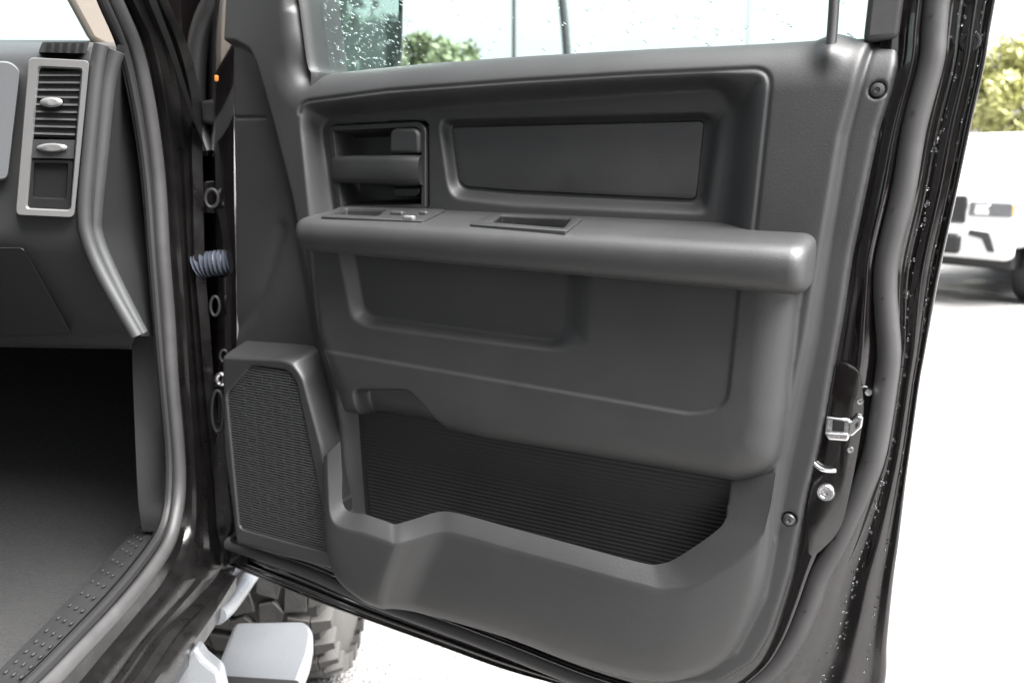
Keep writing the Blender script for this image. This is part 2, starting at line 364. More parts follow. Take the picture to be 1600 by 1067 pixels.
FZi = UV([(300, 70), (362, 72), (380, 82), (392, 104), (405, 145), (422, 210), (440, 300), (450, 400), (470, 520), (500, 660), (520, 900), (300, 900)])
Do = UV(roundp([(476, 367), (1262, 403), (1246, 470), (1226, 650), (1214, 722), (1188, 748), (1146, 755), (1100, 747), (900, 712), (760, 688), (700, 673), (640, 664), (536, 646), (501, 525)], [5, 5, 10, 10, 24, 24, 8, 8, 5, 5, 5, 5, 5, 5]), .012)
Di = UV([(488, 368), (1190, 399), (1180, 470), (1168, 650), (1158, 684), (1140, 688), (1100, 680), (900, 648), (700, 612), (548, 590), (512, 525)], .028)
Eo = UV(roundp([(526, 370), (552, 500), (575, 512), (890, 552), (925, 540), (930, 388)], 14), .025)
Ei = UV(roundp([(552, 371), (573, 482), (590, 494), (868, 530), (880, 515), (884, 386)], 12), .015)
INS = UV(roundp([(490, 368), (500, 546), (700, 580), (1090, 648), (1140, 634), (1165, 398)], [4, 4, 4, 30, 34, 4]), .025)
NOT = UV(roundp([(560, 603), (645, 603), (672, 632), (705, 690), (556, 670)], 12), .02)
CAVo = UV([(520, 600), (1146, 740), (1138, 830), (1080, 920), (540, 920), (524, 690)])
CAVi = UV([(566, 640), (1140, 752), (1132, 830), (1070, 900), (600, 880), (578, 800)], -.03)
LOCK = UV([(1296, 78)])[0]
SPKm = UV([(352, 560), (500, 560), (548, 893), (372, 850)])
SEAM = UV([(345, 183), (400, 183)]); ARC = UV(catmull([(350, 522), (385, 480), (405, 430), (425, 360)], 6))
def trim_func(P):
    sT = sdf(P, T); wv = np.full(len(P), -.012)
    wv += .012*sm(loftt(P, M_out, M_in))
    gl = UV([(1364, 40), (1318, 210), (1290, 375), (1264, 537), (1223, 725), (1205, 840)])
    wv -= .003*np.exp(-(pdist(P, gl)/.004)**2)
    # padded belt roll and sail edge
    d = pdist(P, top_line[3:]); ins = sT < 0
    k = np.clip(1-d/.058, 0, 1); wv -= np.where(ins | (d < .02), .048*(1-np.sqrt(np.maximum(1-k*k, 0))), 0)
    d2 = pdist(P, top_line[:4]); k2 = np.clip(1-d2/.030, 0, 1); wv -= np.where((ins | (d2 < .02)) & (d2 < d+.02), .026*(1-np.sqrt(np.maximum(1-k2*k2, 0))), 0)
    # gentle crown on the belt
    wv += .006*sm(loftt(P, R1o, R1i))*0
    wv -= .020*sm(loftt(P, FZo, FZi))
    wv -= .036*sm(loftt(P, R1o, R1i))
    wv -= .0035*np.exp(-(pdist(P, R1o)/.0018)**2)
    wv -= .017*sm(loftt(P, PADo, PADi))
    wv = np.where(sdf(P, CUPp) < -.002, wv-.05, wv)
    t = loftt(P, Do, Di); wv += .034*np.sqrt(np.maximum(1-(1-t)**2, 0))
    wv -= .015*sm(loftt(P, Eo, Ei))
    si = sdf(P, INS); wv -= .0028*sm(-si/.003)
    wv -= .026*sm(-sdf(P, NOT)/.010)*(t > 0)
    tc = loftt(P, CAVo, CAVi); wv -= np.where(t <= 0.001, .036*sm(tc*1.0), .0)
    r = np.linalg.norm(P-LOCK, axis=1); wv += .009*np.exp(-(r/.016)**2)
    wv -= .003*np.exp(-(pdist(P, SEAM)/.0016)**2)
    wv -= .004*np.exp(-(pdist(P, ARC)/.012)**2)
    for (x, y) in ((1371, 141), (1233, 811), (929, 1037)):
        q = np.array(uv(x, y, -.012)); r = np.linalg.norm(P-q, axis=1); wv -= .007*sm((.0095-r)/.003)
    wv += .0006*np.sin(P[:, 0]*9+P[:, 1]*5)
    out = np.maximum(sT, 0); wv = np.where(sT > 0, wv-.05*sm(out/.004)-.01, wv-.004*np.exp(-(sT/.003)**2))
    return wv, sT < .005
trim = relief('trim_panel', -.15, .87, .70, 1.66, .0018, trim_func, 'plastic', door)

# raised pad set into the recess
molded('insert_pad', UV(roundp([(704, 199), (1101, 189), (1088, 312), (800, 298), (719, 291)], [8, 10, 10, 5, 16]), -.05), [(0, -.056), (0, -.051), (.0012, -.0495), (.004, -.049)], 'pad', door)

# ---- inside handle: bezel, cup, lever, lock lever
CUPo = UV(roundp([(515, 197), (655, 190), (667, 200), (667, 329), (530, 332)], [10, 10, 10, 8, 8]), -.034)
molded('handle_cup', CUPo, [(0, -.05), (0, -.0325), (.0015, -.031), (.007, -.031), (.0085, -.034), (.011, -.060), (.016, -.070)], 'plastic2', door)
def hexa(name, px8, m, parent=door, bev=.004):
    """px8: front face 4 px corners + w, back face same outline deeper"""
    (c, wf, wb) = px8; A = [dp(x, y, wf) for x, y in c]; B = [(p[0], -wb, p[2]) for p in A]; n = len(c)
    Fc = [tuple(range(n)), tuple(reversed(range(n, 2*n)))]+[(i, n+i, n+(i+1) % n, (i+1) % n) for i in range(n)]
    return bevelled(fixn(dobj(name, A+B, Fc, m, 30)), bev, 3)
# lever: lofted sections along the door, thick grip to slim tip
def sect(px, y0, y1, wf, wb):
    a, b = uv(px, y0, wf), uv(px, y1, wf); zc, hh = (a[1]+b[1])/2, (a[1]-b[1])/2; out = []
    for k in range(20):
        q = 2*math.pi*k/20; c, s = math.cos(q), math.sin(q); e = .55
        out.append((a[0], -((wf+wb)/2+(wf-wb)/2*math.copysign(abs(c)**e, c)), zc+hh*math.copysign(abs(s)**e, s)))
    return np.array(out)
secs = [sect(517, 247, 283, -.032, -.042), sect(520, 244, 286, -.026, -.044), sect(545, 243, 287, -.022, -.044), sect(598, 243, 289, -.020, -.046), sect(610, 242, 291, -.016, -.052), sect(640, 242, 291, -.015, -.056), sect(653, 243, 290, -.018, -.056), sect(656, 246, 288, -.025, -.056)]
V, Fc = rings(secs, True, True); fixn(dobj('door_handle', V, Fc, 'plastic2', 50))
hexa('lock_lever', ([(608, 206), (616, 200), (648, 200), (655, 208), (655, 240), (607, 240)], -.024, -.06), 'plastic2', bev=.006)
hexa('handle_pivot', ([(612, 292), (656, 292), (656, 302), (648, 309), (615, 309)], -.040, -.066), 'plastic2', bev=.004)

# ---- armrest (swept section)
def arm_secs(shr=0.0):
    stn = []; n = 46
    for i in range(n+1):
        t = i/n; e = 1.0; q = .028
        u_a, u_b = uv(459, 360, .07)[0], uv(1259, 420, .07)[0]; u = u_a+(u_b-u_a)*t
        # end rounding
        dl = (u-u_a)/q; dr = (u_b-u)/q; dd = min(dl, dr)
        if dd < 1: e = math.sqrt(max(0, 1-(1-dd)**2))
        stn.append((t, u, e))
    return stn
A1, A2 = uv(470, 344, .072), uv(1250, 388, .072); B1, B2 = uv(480, 394, .066), uv(1240, 463, .066)
secs = []
us = [0, .001, .0035, .007, .012, .018]; ua, ub = uv(458, 360, .07)[0], uv(1259, 425, .07)[0]
ul = [ua+x for x in us]+list(np.linspace(ua+.05, ub-.05, 24))+[ub-x for x in reversed(us)]
def arm_top(u): return A1[1]+(A2[1]-A1[1])*(u-A1[0])/(A2[0]-A1[0])+.004
def tilt(ww): return TILT*max(0., .056-ww)
TILT = .13
for u in ul:
    dd = min(u-ua, ub-u)/.018; e = max(0, 1-(1-min(dd, 1))**2.4)**(1/2.4)
    zt = arm_top(u); zb = B1[1]+(B2[1]-B1[1])*(u-B1[0])/(B2[0]-B1[0]); zm = (zt+zb)/2
    wf = .078; wb = -.062
    prof = [(wb, zt+tilt(wb)), (.0, zt+tilt(0)), (.040, zt+tilt(.04)), (.058, zt-.0008), (.068, zt-.004), (.0745, zt-.010), (.0775, zt-.018), (wf, zm), (.0765, zb+.016), (.072, zb+.008), (.063, zb+.002), (.048, zb-.001), (.0, zb), (wb, zb)]
    L = []
    for (ww, z) in prof:
        w2 = .03+(ww-.03)*(.35+.65*e) if ww > .03 else ww
        L.append((u, -w2, zm+(z-zm)*(.55+.45*e)))
    secs.append(np.array(L))
V, Fc = rings(secs, True, True)
arm = fixn(dobj('armrest', V, Fc, 'plastic', 50))
def cut(o, cutters):
    dg = None
    for i, (P, ax) in enumerate(cutters):
        n = len(P); Pp = np.asarray(P, float); Vc = np.vstack([Pp, Pp+np.array(ax)])
        Fq = [tuple(range(n)), tuple(reversed(range(n, 2*n)))]+[(k, n+k, n+(k+1) % n, (k+1) % n) for k in range(n)]
        c = fixn(obj('cutter', Vc, Fq, 'dark', None)); c.matrix_world = Matrix.Translation((P0[0], P0[1], 0)) @ Matrix.Rotation(math.atan2(DU[1], DU[0]), 4, 'Z')
        md = o.modifiers.new('b', 'BOOLEAN'); md.operation = 'DIFFERENCE'; md.object = c; md.solver = 'EXACT'
        bpy.context.view_layer.update(); dg = bpy.context.evaluated_depsgraph_get()
        me2 = bpy.data.meshes.new_from_object(o.evaluated_get(dg)); o.modifiers.clear(); o.data = me2; me2.name = o.name
        me2.set_sharp_from_angle(angle=R(50))
        bpy.data.objects.remove(c)
def on_top(px, dz=0.0):
    out = []; sl = (A2[1]-A1[1])/(A2[0]-A1[0])
    for x, y in px:                                    # ray against the sloping top of the armrest
        d = ray(x, y); o = CAM-P0; k0 = A1[1]+.004-sl*A1[0]+TILT*.056+dz
        t = (k0+sl*(o@DU)-TILT*(o@DN)-CAM[2])/(d[2]-sl*(d@DU)+TILT*(d@DN)); p = o+d*t
        out.append((p@DU, -(p@DN), CAM[2]+d[2]*t))
    return np.array(out)
cup1 = on_top(roundp([(523, 338), (540, 329), (600, 331), (588, 340)], 4, 4)); cup2 = on_top(roundp([(768, 351), (783, 339), (893, 344), (880, 360)], 4, 4))
cut(arm, [(cup1+np.array([0, 0, .01]), (0, 0, -.035)), (cup2+np.array([0, 0, .01]), (0, 0, -.045))])
arm.data.materials.clear(); arm.data.materials.append(M['plastic'])
def rimplate(name, px_out, px_in, m, h=.003):
    o2 = on_top(px_out); i2 = on_top(px_in); n = len(o2); up = np.array([0, 0, 1.])
    ctr = i2.mean(0)
    L = [o2-up*.002, o2+up*h*.6, o2+(ctr-o2)*.03+up*h, i2+(i2-ctr)*.04+up*h, i2+up*h*.5, i2-up*.012]
    V, Fc = rings(L, False, False); return fixn(dobj(name, V, Fc, m, 40))
so = roundp([(500, 341), (530, 326), (698, 330), (662, 348)], 5, 4); si = roundp([(520, 338), (540, 328.5), (603, 331), (590, 341)], 4, 4)
rimplate('pull_cup', roundp([(732, 353), (768, 337), (912, 344), (886, 364)], 5, 4), roundp([(768, 351), (783, 339), (893, 344), (880, 360)], 4, 4), 'plastic2')
sp = rimplate('switch_panel', so, si, 'plastic2')
for (x, y, sx, sy) in ((622, 334, .020, .011), (640, 341, .016, .009), (662, 334, .013, .008)):
    c = on_top([(x, y)], .004)[0]; V, Fc = boxv((c[0], c[1], c[2]), (sx, sy, .007)); bevelled(dobj('window_switch', V, Fc, 'silver' if x == 640 else 'dash'), .0025)  # one switch coloured silver to stand in for a glint

# ---- speaker housing and grille
SPo = UV(roundp([(330, 545), (368, 526), (500, 536), (512, 570), (542, 690), (560, 905), (330, 860)], [5, 12, 16, 10, 5, 5, 5]), -.015)
SPi = UV(roundp([(330, 570), (345, 562), (448, 566), (470, 590), (500, 700), (542, 893), (330, 838)], [5, 5, 18, 10, 5, 5, 5]), .03)
SPedge = UV([(349, 500), (352, 700), (372, 848)], .02)
GR_PX = roundp([(354, 614), (393, 570), (452, 577), (465, 598), (520, 866), (374, 826)], [8, 8, 12, 8, 14, 10])
GR = UV(GR_PX, .028)
def spk_func(P):
    t = loftt(P, SPo, SPi); wv = -.03+.060*sm(np.clip(t*1.06, 0, 1))
    wv = wv-.007*sm(-sdf(P, GR)/.003)
    q = UV([(352, 480), (352, 560), (354, 700), (374, 848), (545, 893), (570, 905), (570, 480)], .02); s = sdf(P, q)
    wv = np.where(s > 0, wv-.07*sm(s/.004), wv-.005*np.exp(-(s/.004)**2))
    return wv, s < .006
relief('speaker_housing', -.13, .16, .72, 1.16, .0018, spk_func, 'plastic2', door)
# dark cone behind the slats, then fine slats
c = UV([(425, 690)], .022)[0]
Vs, Fs = [], []; v = GR[:, 1].min()+.004; k = 0
while v < GR[:, 1].max()-.002:
    xs = []
    for p, q in zip(GR, np.roll(GR, -1, 0)):
        if (p[1] > v) != (q[1] > v): xs.append(p[0]+(q[0]-p[0])*(v-p[1])/(q[1]-p[1]))
    if len(xs) >= 2:
        a, b = min(xs)+.001, max(xs)-.001; h = .00125
        prof = [(.022, -h), (.0272, -h), (.0278, 0), (.0272, h), (.022, h)]; base = len(Vs)
        for uu in (a, b):
            for (ww, dz) in prof: Vs.append((uu, -ww, v+dz))
        for j in range(5): Fs.append((base+j, base+(j+1) % 5, base+5+(j+1) % 5, base+5+j))
        Fs += [tuple(base+j for j in range(4, -1, -1)), tuple(base+5+j for j in range(5))]
    v += .0043
grl = dobj('speaker_grille', Vs, Fs, 'grille', 30); grl['kind'] = 'stuff'
Vh, Fh = [], []; hx = .0125
for i in range(-9, 10):
    for j in range(-12, 13):
        q = c+np.array([hx*1.5*i, hx*math.sqrt(3)*(j+.5*(i % 2))])
        if sdf(np.array([q]), GR)[0] > -.014: continue
        V, Fc = tube(np.array([(q[0]+hx*.86*math.cos(a), -.0262, q[1]+hx*.86*math.sin(a)) for a in np.arange(6)*math.pi/3]), .0009, 5, closed=True)
        b = len(Vh); Vh += list(map(tuple, V)); Fh += [tuple(b+k for k in f) for f in Fc]
hm = dobj('speaker_mesh', Vh, Fh, 'plastic2', None); hm['kind'] = 'stuff'
th = np.linspace(0, 2*math.pi, 48, endpoint=False)
def disc_ring(rr, ww): return np.array([(c[0]+rr*math.cos(a), -ww, c[1]+rr*1.15*math.sin(a)) for a in th])
V, Fc = rings([disc_ring(.068, .0225), disc_ring(.066, .025), disc_ring(.058, .0245), disc_ring(.03, .0232), disc_ring(.02, .024), disc_ring(.008, .025)], False, True)
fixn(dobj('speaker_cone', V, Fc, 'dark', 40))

# ---- pocket liner with ribs
LIN = UV([(563, 630), (1146, 735), (1140, 830), (1070, 905), (1000, 920), (600, 880), (580, 815)], -.026)
Vs, Fs = [], []; v0, v1 = LIN[:, 1].min(), LIN[:, 1].max(); pit = .0058; nrow = int((v1-v0)/(pit/4)); rows = []
for i in range(nrow):
    v = v0+i*pit/4+.0005; xs = []
    for p, q in zip(LIN, np.roll(LIN, -1, 0)):
        if (p[1] > v) != (q[1] > v): xs.append(p[0]+(q[0]-p[0])*(v-p[1])/(q[1]-p[1]))
    if len(xs) < 2: continue
    ww = -.0270+(.0005, .0008, .0005, 0)[i % 4]; rows.append([(min(xs), -ww, v), (max(xs), -ww, v)])
V = [p for r in rows for p in r]; Fc = [(2*i, 2*i+1, 2*i+3, 2*i+2) for i in range(len(rows)-1)]
dobj('pocket_liner', V, Fc, 'rib', 80)

# ---- pocket front (structured sheet with folded lip)
lip = [(531, 690), (534, 742), (538, 794), (575, 806), (604, 816), (616, 820), (626, 818), (650, 811), (684, 801), (715, 803), (800, 826), (900, 853), (1000, 880), (1032, 882), (1062, 870), (1124, 826), (1136, 796), (1141, 752)]
cha = [(512, 708), (513, 760), (521, 815), (570, 832), (604, 844), (616, 849), (626, 847), (650, 841), (688, 831), (722, 835), (800, 857), (900, 884), (1000, 911), (1042, 919), (1095, 907), (1180, 850), (1200, 806), (1212, 738)]
bot = [(512, 712), (522, 775), (535, 850), (549, 893), (590, 924), (612, 934), (624, 939), (632, 942), (654, 948), (676, 954), (705, 961), (800, 989), (900, 1025), (1000, 1052), (1072, 1054), (1142, 1022), (1192, 930), (1210, 850), (1226, 738)]
wl = [.040, .045, .050, .052, .0525, .052, .049, .041, .030, .028, .028, .028, .028, .027, .025, .020, .015, .008]
wc = [.046, .056, .066, .070, .0718, .072, .069, .059, .046, .044, .044, .044, .044, .043, .040, .031, .022, .010]
wb = [.030, .022, .010, -.002]+[-.012]*12+[-.009, -.004]
L0 = [dp(x, y, a-.004) for (x, y), a in zip(lip, wl)]; L0 = [(p[0], p[1]+.003, p[2]-.10*1) for p in L0]
Lin = [dp(x, y, a-.005) for (x, y), a in zip(lip, wl)]
Ltop = [dp(x, y, a) for (x, y), a in zip(lip, wl)]
Lch = [dp(x, y, a) for (x, y), a in zip(cha, wc)]
Lb = [dp(x, y, a) for (x, y), a in zip(bot, wb)]
def midl(t, bul):
    out = []
    for a, b in zip(Lch, Lb):
        a = np.array(a); b = np.array(b); p = a+(b-a)*t; wfr = -a[1]+(-b[1]+a[1])*bul; p[1] = -wfr; out.append(tuple(p))
    return out
Lc2 = [tuple(np.array(a)+(np.array(b)-np.array(a))*.96+np.array([0, .0006, 0])) for a, b in zip(Ltop, Lch)]
lines = [L0, Lin, [tuple(np.array(p)+np.array([0, .0008, .0010])) for p in Ltop], [tuple(np.array(a)+(np.array(b)-np.array(a))*.06) for a, b in zip(Ltop, Lch)], Lc2, midl(.01, .0), midl(.06, .0), midl(.35, .02), midl(.6, .07), midl(.78, .18), midl(.9, .36), midl(.97, .62), midl(1.0, .9), midl(1.012, 1.25)]
V, Fc = strip(lines, 10)
fixn(obj('map_pocket', V, Fc, 'plastic', door, False, True, 60))

# ---- screws
for (x, y) in ((1371, 141), (1233, 811), (929, 1037)):
    c = dp(x, y, -.014); loops = []
    for rr, dw in ((.0075, -.004), (.0075, .001), (.0062, .003), (.003, .0036), (.0022, .0022)):
        loops.append(np.array([(c[0]+rr*math.cos(a), c[1]-dw, c[2]+rr*math.sin(a)) for a in np.linspace(0, 2*math.pi, 20, endpoint=False)]))
    V, Fc = rings(loops); fixn(dobj('trim_screw', V, Fc, 'screw', 40))

# ---- weatherstrip bulb on the door with vent holes
wsp = catmull([dp(*s[1], -.034) for s in ST], 8)
V, Fc = tube(wsp, .0125, 16); dobj('door_weatherstrip', V, Fc, 'rubber', 60)
Vl, Fl = tube(wsp+np.array([0, -.004, 0]), .0155, 12, ry=None); 
for (x, y) in ((1455, 24), (1427, 176), (1395, 326), (1379, 466), (1381, 592), (1353, 720), (1306, 838), (1258, 955)):
    c = dp(x, y, -.0215); V, Fc = rings([np.array([(c[0]+.0016*math.cos(a), c[1]+dy, c[2]+.0016*math.sin(a)) for a in np.linspace(0, 6.283, 10, endpoint=False)]) for dy in (.003, -.0002)])
    fixn(dobj('vent_hole', V, Fc, 'dark', 40))
# ---- latch recess, latch, bolt
molded('latch_recess', UV(roundp([(1305, 560), (1345, 575), (1352, 640), (1335, 740), (1315, 830), (1262, 880), (1258, 800), (1280, 690)], 30), -.022), [(0, -.03), (.0005, -.0218), (.002, -.0212)], 'paint', door)
hexa('latch', ([(1287, 676), (1294, 688), (1325, 690), (1329, 678), (1322, 677), (1298, 676)], -.014, -.03), 'steel', bev=.0025)
hexa('latch_plate', ([(1291, 651), (1328, 655), (1330, 680), (1288, 679)], -.0165, -.03), 'steel', bev=.002)
hexa('latch_slot', ([(1301, 655), (1320, 657), (1319, 675), (1300, 674)], -.0155, -.03), 'dark', bev=.001)
hexa('latch_claw', ([(1326, 662), (1340, 649), (1349, 652), (1347, 668), (1332, 682), (1325, 680)], -.013, -.02), 'steel', bev=.002)
hexa('latch_slot', ([(1336, 662), (1342, 658), (1341, 666), (1336, 670)], -.0125, -.02), 'dark', bev=.0008)
def button(name, px, w0, rad, m):
    c = dp(*px, w0); loops = [np.array([(c[0]+rr*math.cos(a), c[1]-dw, c[2]+rr*math.sin(a)) for a in np.linspace(0, 2*math.pi, 24, endpoint=False)]) for rr, dw in ((rad, -.01), (rad, .001), (rad*.85, .003), (rad*.62, .003), (rad*.55, .0015), (rad*.3, .0015), (rad*.25, -.001))]
    V, Fc = rings(loops); return fixn(dobj(name, V, Fc, m, 40))
button('door_bolt', (1290, 769), -.019, .0105, 'steel'); button('door_bolt', (1516, 66), -.046, .011, 'paint')
V, Fc = tube(catmull([dp(1270, 722, -.019), dp(1280, 731, -.017), dp(1292, 735, -.017), dp(1306, 735, -.02)], 5), .0024, 8); dobj('latch_cable', V, Fc, 'steel')
for (x, y) in ((1344, 627), (1357, 613), (1329, 702)):
    button('clip', (x, y), -.022, .004, 'steel')
# ---- window: glass, frame, lock rod
gl_ = [dp(445, -60, -.05), dp(520, -170, -.05), dp(700, -330, -.05), dp(1100, -430, -.05), dp(1455, -420, -.05), dp(1420, 90, -.05), dp(440, 150, -.05)]
fixn(prism(gl_, (0, .004, 0), 'glass', 'window_glass', door, False, 0))
fr = [dp(*q, -.022) for q in ((1404, -425), (1468, -425), (1404, 60), (1348, 66))]; prism(fr, (0, .05, 0), 'rubber', 'window_frame', door, False, .006)
fr = [dp(*q, -.02) for q in ((340, -120), (438, -120), (456, 0), (472, 112), (452, 118), (430, -20), (340, -30))]
ch = [uv(*q, 0) for q in ((436, -120), (446, -45), (455, 0), (468, 95), (474, 112), (474, 135))]
V, Fc = strip([[(u_+.003, .012, v_) for u_, v_ in ch], [(u_+.0085, .016, v_) for u_, v_ in ch], [(u_+.0095, .030, v_) for u_, v_ in ch], [(u_+.0095, .095, v_) for u_, v_ in ch]], 6); dobj('window_channel', V, Fc, 'rubber2', 60)
V, Fc = tube(catmull([dp(1298, 75, -.012), dp(1301, 40, -.014), dp(1306, -40, -.016)], 8), .0055, 12); dobj('lock_knob', V, Fc, 'plastic2', 60)
# ---- door front edge with seal and shell
fe = [[dp(x, y, -.03) for x, y in ((372, -90), (370, 0), (366, 100), (366, 300), (370, 500), (370, 700), (385, 850), (388, 880))],
      [dp(x, y, -.034) for x, y in ((350, -90), (344, 0), (339, 80), (338, 300), (342, 500), (342, 700), (358, 850), (360, 880))],
      [dp(x, y, -.05) for x, y in ((338, -90), (334, 0), (331, 80), (332, 300), (336, 500), (336, 700), (352, 850), (354, 885))],
      [dp(x, y, -.11) for x, y in ((328, -90), (318, 0), (312, 80), (312, 300), (318, 500), (322, 700), (345, 850), (346, 885))]]
V, Fc = strip(fe, 6); dobj('door_front_edge', V, Fc, 'paint', 60)
V, Fc = tube(catmull([dp(x, y, -.055) for x, y in ((345, -90), (336, -10), (318, 35), (308, 80), (305, 150), (310, 200), (322, 240))], 8), .017, 12); dobj('sail_seal', V, Fc, 'rubber2', 60)
hexa('seal_block', ([(312, 158), (334, 154), (342, 180), (332, 196), (314, 192)], -.045, -.09), 'rubber2', bev=.006)
V, Fc = tube(catmull([dp(*q, -.045) for q in ((1500, -400), (1460, -432), (1300, -440), (1100, -436), (700, -336), (520, -176), (445, -60), (420, -20))], 8), .026, 12); dobj('window_frame', V, Fc, 'paint', 60)
c = dp(340, 123, -.036); V, Fc = boxv(c, (.011, .006, .011)); bevelled(dobj('marker_lens', V, Fc, 'amber'), .003)

# ---- outside mirror on the door
mp = lambda x, y, Y: np.array(door_local(pY(x, y, Y)))
def door_local(p): q = np.asarray(p)-P0; return (q@DU, -(q@DN), q[2])
def mpt(x, y, k): # mirror plane turned away from the cab
    d = ray(x, y); n = np.array([.38, -.92, .0]); o = pY(470, 60, 1.46); t = ((o-CAM)@n)/(d@n); p = CAM+d*t-n*k; return np.array(door_local(p))
mo = roundp([(455, -260), (610, -270), (632, -230), (628, 100), (610, 130), (480, 125), (466, 100)], 22)
V, Fc = rings([np.array([mpt(x, y, .06) for x, y in (mo-mo.mean(0))*.9+mo.mean(0)]), np.array([mpt(x, y, .03) for x, y in mo]), np.array([mpt(x, y, -.002) for x, y in mo]),
               np.array([mpt(x, y, -.004) for x, y in (mo-mo.mean(0))*.97+mo.mean(0)]), np.array([mpt(x, y, .004) for x, y in (mo-mo.mean(0))*.93+mo.mean(0)])], True, True)
fixn(dobj('mirror_housing', V, Fc, 'black', 40))
gi = (mo-mo.mean(0))*.925+mo.mean(0)
V, Fc = rings([np.array([mpt(x, y, .0035) for x, y in gi]), np.array([mpt(x, y, .0015) for x, y in gi])], True, True); fixn(dobj('mirror_glass', V, Fc, 'mirror', 40))
V, Fc = tube([mpt(490, 118, .03), np.array(dp(420, 150, -.12))], .022, 10); dobj('mirror_arm', V, Fc, 'black')

# ---- rain drops on the painted edge of the door
ico = bmesh.new(); bmesh.ops.create_icosphere(ico, subdivisions=1, radius=1); iv = np.array([v.co[:] for v in ico.verts]); ifc = [tuple(v.index for v in f.verts) for f in ico.faces]; ico.free()
Vs, Fs = [], []
for k in range(420):
    s = ST[random.randrange(2, len(ST)-7)]; s2 = ST[min(len(ST)-1, ST.index(s)+1)]; a = random.random()
    t = random.choice((random.uniform(.3, .55), random.uniform(.3, .58), random.uniform(.8, .9))); p = mixp(mixp(s[1], s2[1], a), mixp(s[2], s2[2], a), t)
    c = np.array(dp(*p, -.0475 if t < .6 else -.0495)); r = random.uniform(.0006, .0017); base = len(Vs)
    Vs += [tuple(c+x*np.array([r, r*.7, r*random.uniform(.9, 1.5)])) for x in iv]; Fs += [tuple(base+i for i in f) for f in ifc]
dr = dobj('raindrops', Vs, Fs, 'drop', None); dr['kind'] = 'stuff'

Vs, Fs = [], []
for k in range(420):
    c = np.array(dp(random.uniform(478, 640) if k < 330 else random.uniform(640, 1340), random.uniform(-5, 104), -.0545)); r = random.uniform(.0005, .0013); base = len(Vs); ln = random.uniform(1, 3.2)
    for x in iv:
        q = x*np.array([r, r*.5, r]); q = q+np.array([.7, 0, -.7])*x[0]*r*ln; Vs.append(tuple(c+q))
    Fs += [tuple(base+i for i in f) for f in ifc]
wd = dobj('window_raindrops', Vs, Fs, 'drop', None); wd['kind'] = 'stuff'

# ------------------------------------------------------------------ truck body round the opening
XW = -.50
BST = [  # inner trim edge, weatherstrip centre, pillar edge 1, pillar edge 2 (photo pixels down the pillar, then along the sill)
    ((-22, -420), (8, -420), (38, -420), (70, -420)), ((120, -80), (146, -80), (176, -80), (212, -80)), ((150, 0), (178, 0), (208, 0), (248, 0)), ((182, 75), (210, 75), (242, 75), (280, 75)), ((200, 150), (228, 150), (258, 150), (300, 160)), ((213, 225), (240, 225), (268, 225), (300, 230)),
    ((222, 300), (248, 300), (275, 300), (302, 300)), ((230, 400), (254, 400), (283, 400), (304, 400)), ((238, 500), (262, 500), (290, 500), (312, 500)), ((247, 600), (268, 600), (296, 600), (320, 600)),
    ((256, 700), (277, 700), (303, 700), (330, 700)), ((256, 760), (279, 760), (306, 765), (336, 770)), ((252, 800), (274, 805), (306, 815), (340, 828)), ((240, 832), (262, 848), (298, 868), (352, 872)),
    ((205, 880), (232, 895), (277, 915), (352, 893)), ((160, 932), (185, 952), (243, 958), (312, 938)), ((95, 1000), (124, 1016), (198, 1017), (262, 988)), ((45, 1050), (75, 1067), (161, 1067), (206, 1067)), ((-60, 1150), (-30, 1165), (80, 1165), (120, 1165))]
def bl(fn, X): return [pX(*fn(s), X) for s in BST]
def slide(l, dy=0, dx=0): return [p+np.array([dx, dy, 0]) for p in l]
b_lines = [bl(lambda s: s[0], XW-.004), bl(lambda s: s[1], XW-.008), bl(lambda s: mixp(s[1], s[2], .55), XW-.006), bl(lambda s: mixp(s[1], s[2], .78), XW+.002), bl(lambda s: s[2], XW+.008),
           bl(lambda s: mixp(s[2], s[3], .35), XW+.010), bl(lambda s: mixp(s[2], s[3], .55), XW+.018), bl(lambda s: mixp(s[2], s[3], .85), XW+.022), bl(lambda s: s[3], XW+.030)]
b_lines.append([p+np.array([.012, .012, -.006]) for p in b_lines[-1]])
V, Fc = strip(b_lines, 6); obj('door_frame', V, Fc, 'frame', truck)
V, Fc = tube(catmull(bl(lambda s: s[1], XW+.004), 8), .0115, 14); obj('body_weatherstrip', V, Fc, 'rubber', truck)
V, Fc = tube(catmull(bl(lambda s: mixp(s[0], s[1], .35), XW+.000), 8), .007, 10); obj('trim_bead', V, Fc, 'rubber2', truck)
# outer rocker
rk = [[pX(x, y, XW+.030) for x, y in ((352, 893), (312, 938), (262, 988), (206, 1067), (120, 1165))],
      [pX(x, y, XW+.050) for x, y in ((364, 898), (328, 950), (284, 1008), (240, 1067), (165, 1165))],
      [pX(x, y, XW+.056) for x, y in ((370, 900), (336, 955), (296, 1013), (262, 1067), (190, 1165))]]
rk.append([p+np.array([-.004, 0, -.03]) for p in rk[-1]]); rk.append([p+np.array([-.08, 0, -.08]) for p in rk[-1]])
V, Fc = strip(rk, 6); obj('rocker_panel', V, Fc, 'frame', truck)
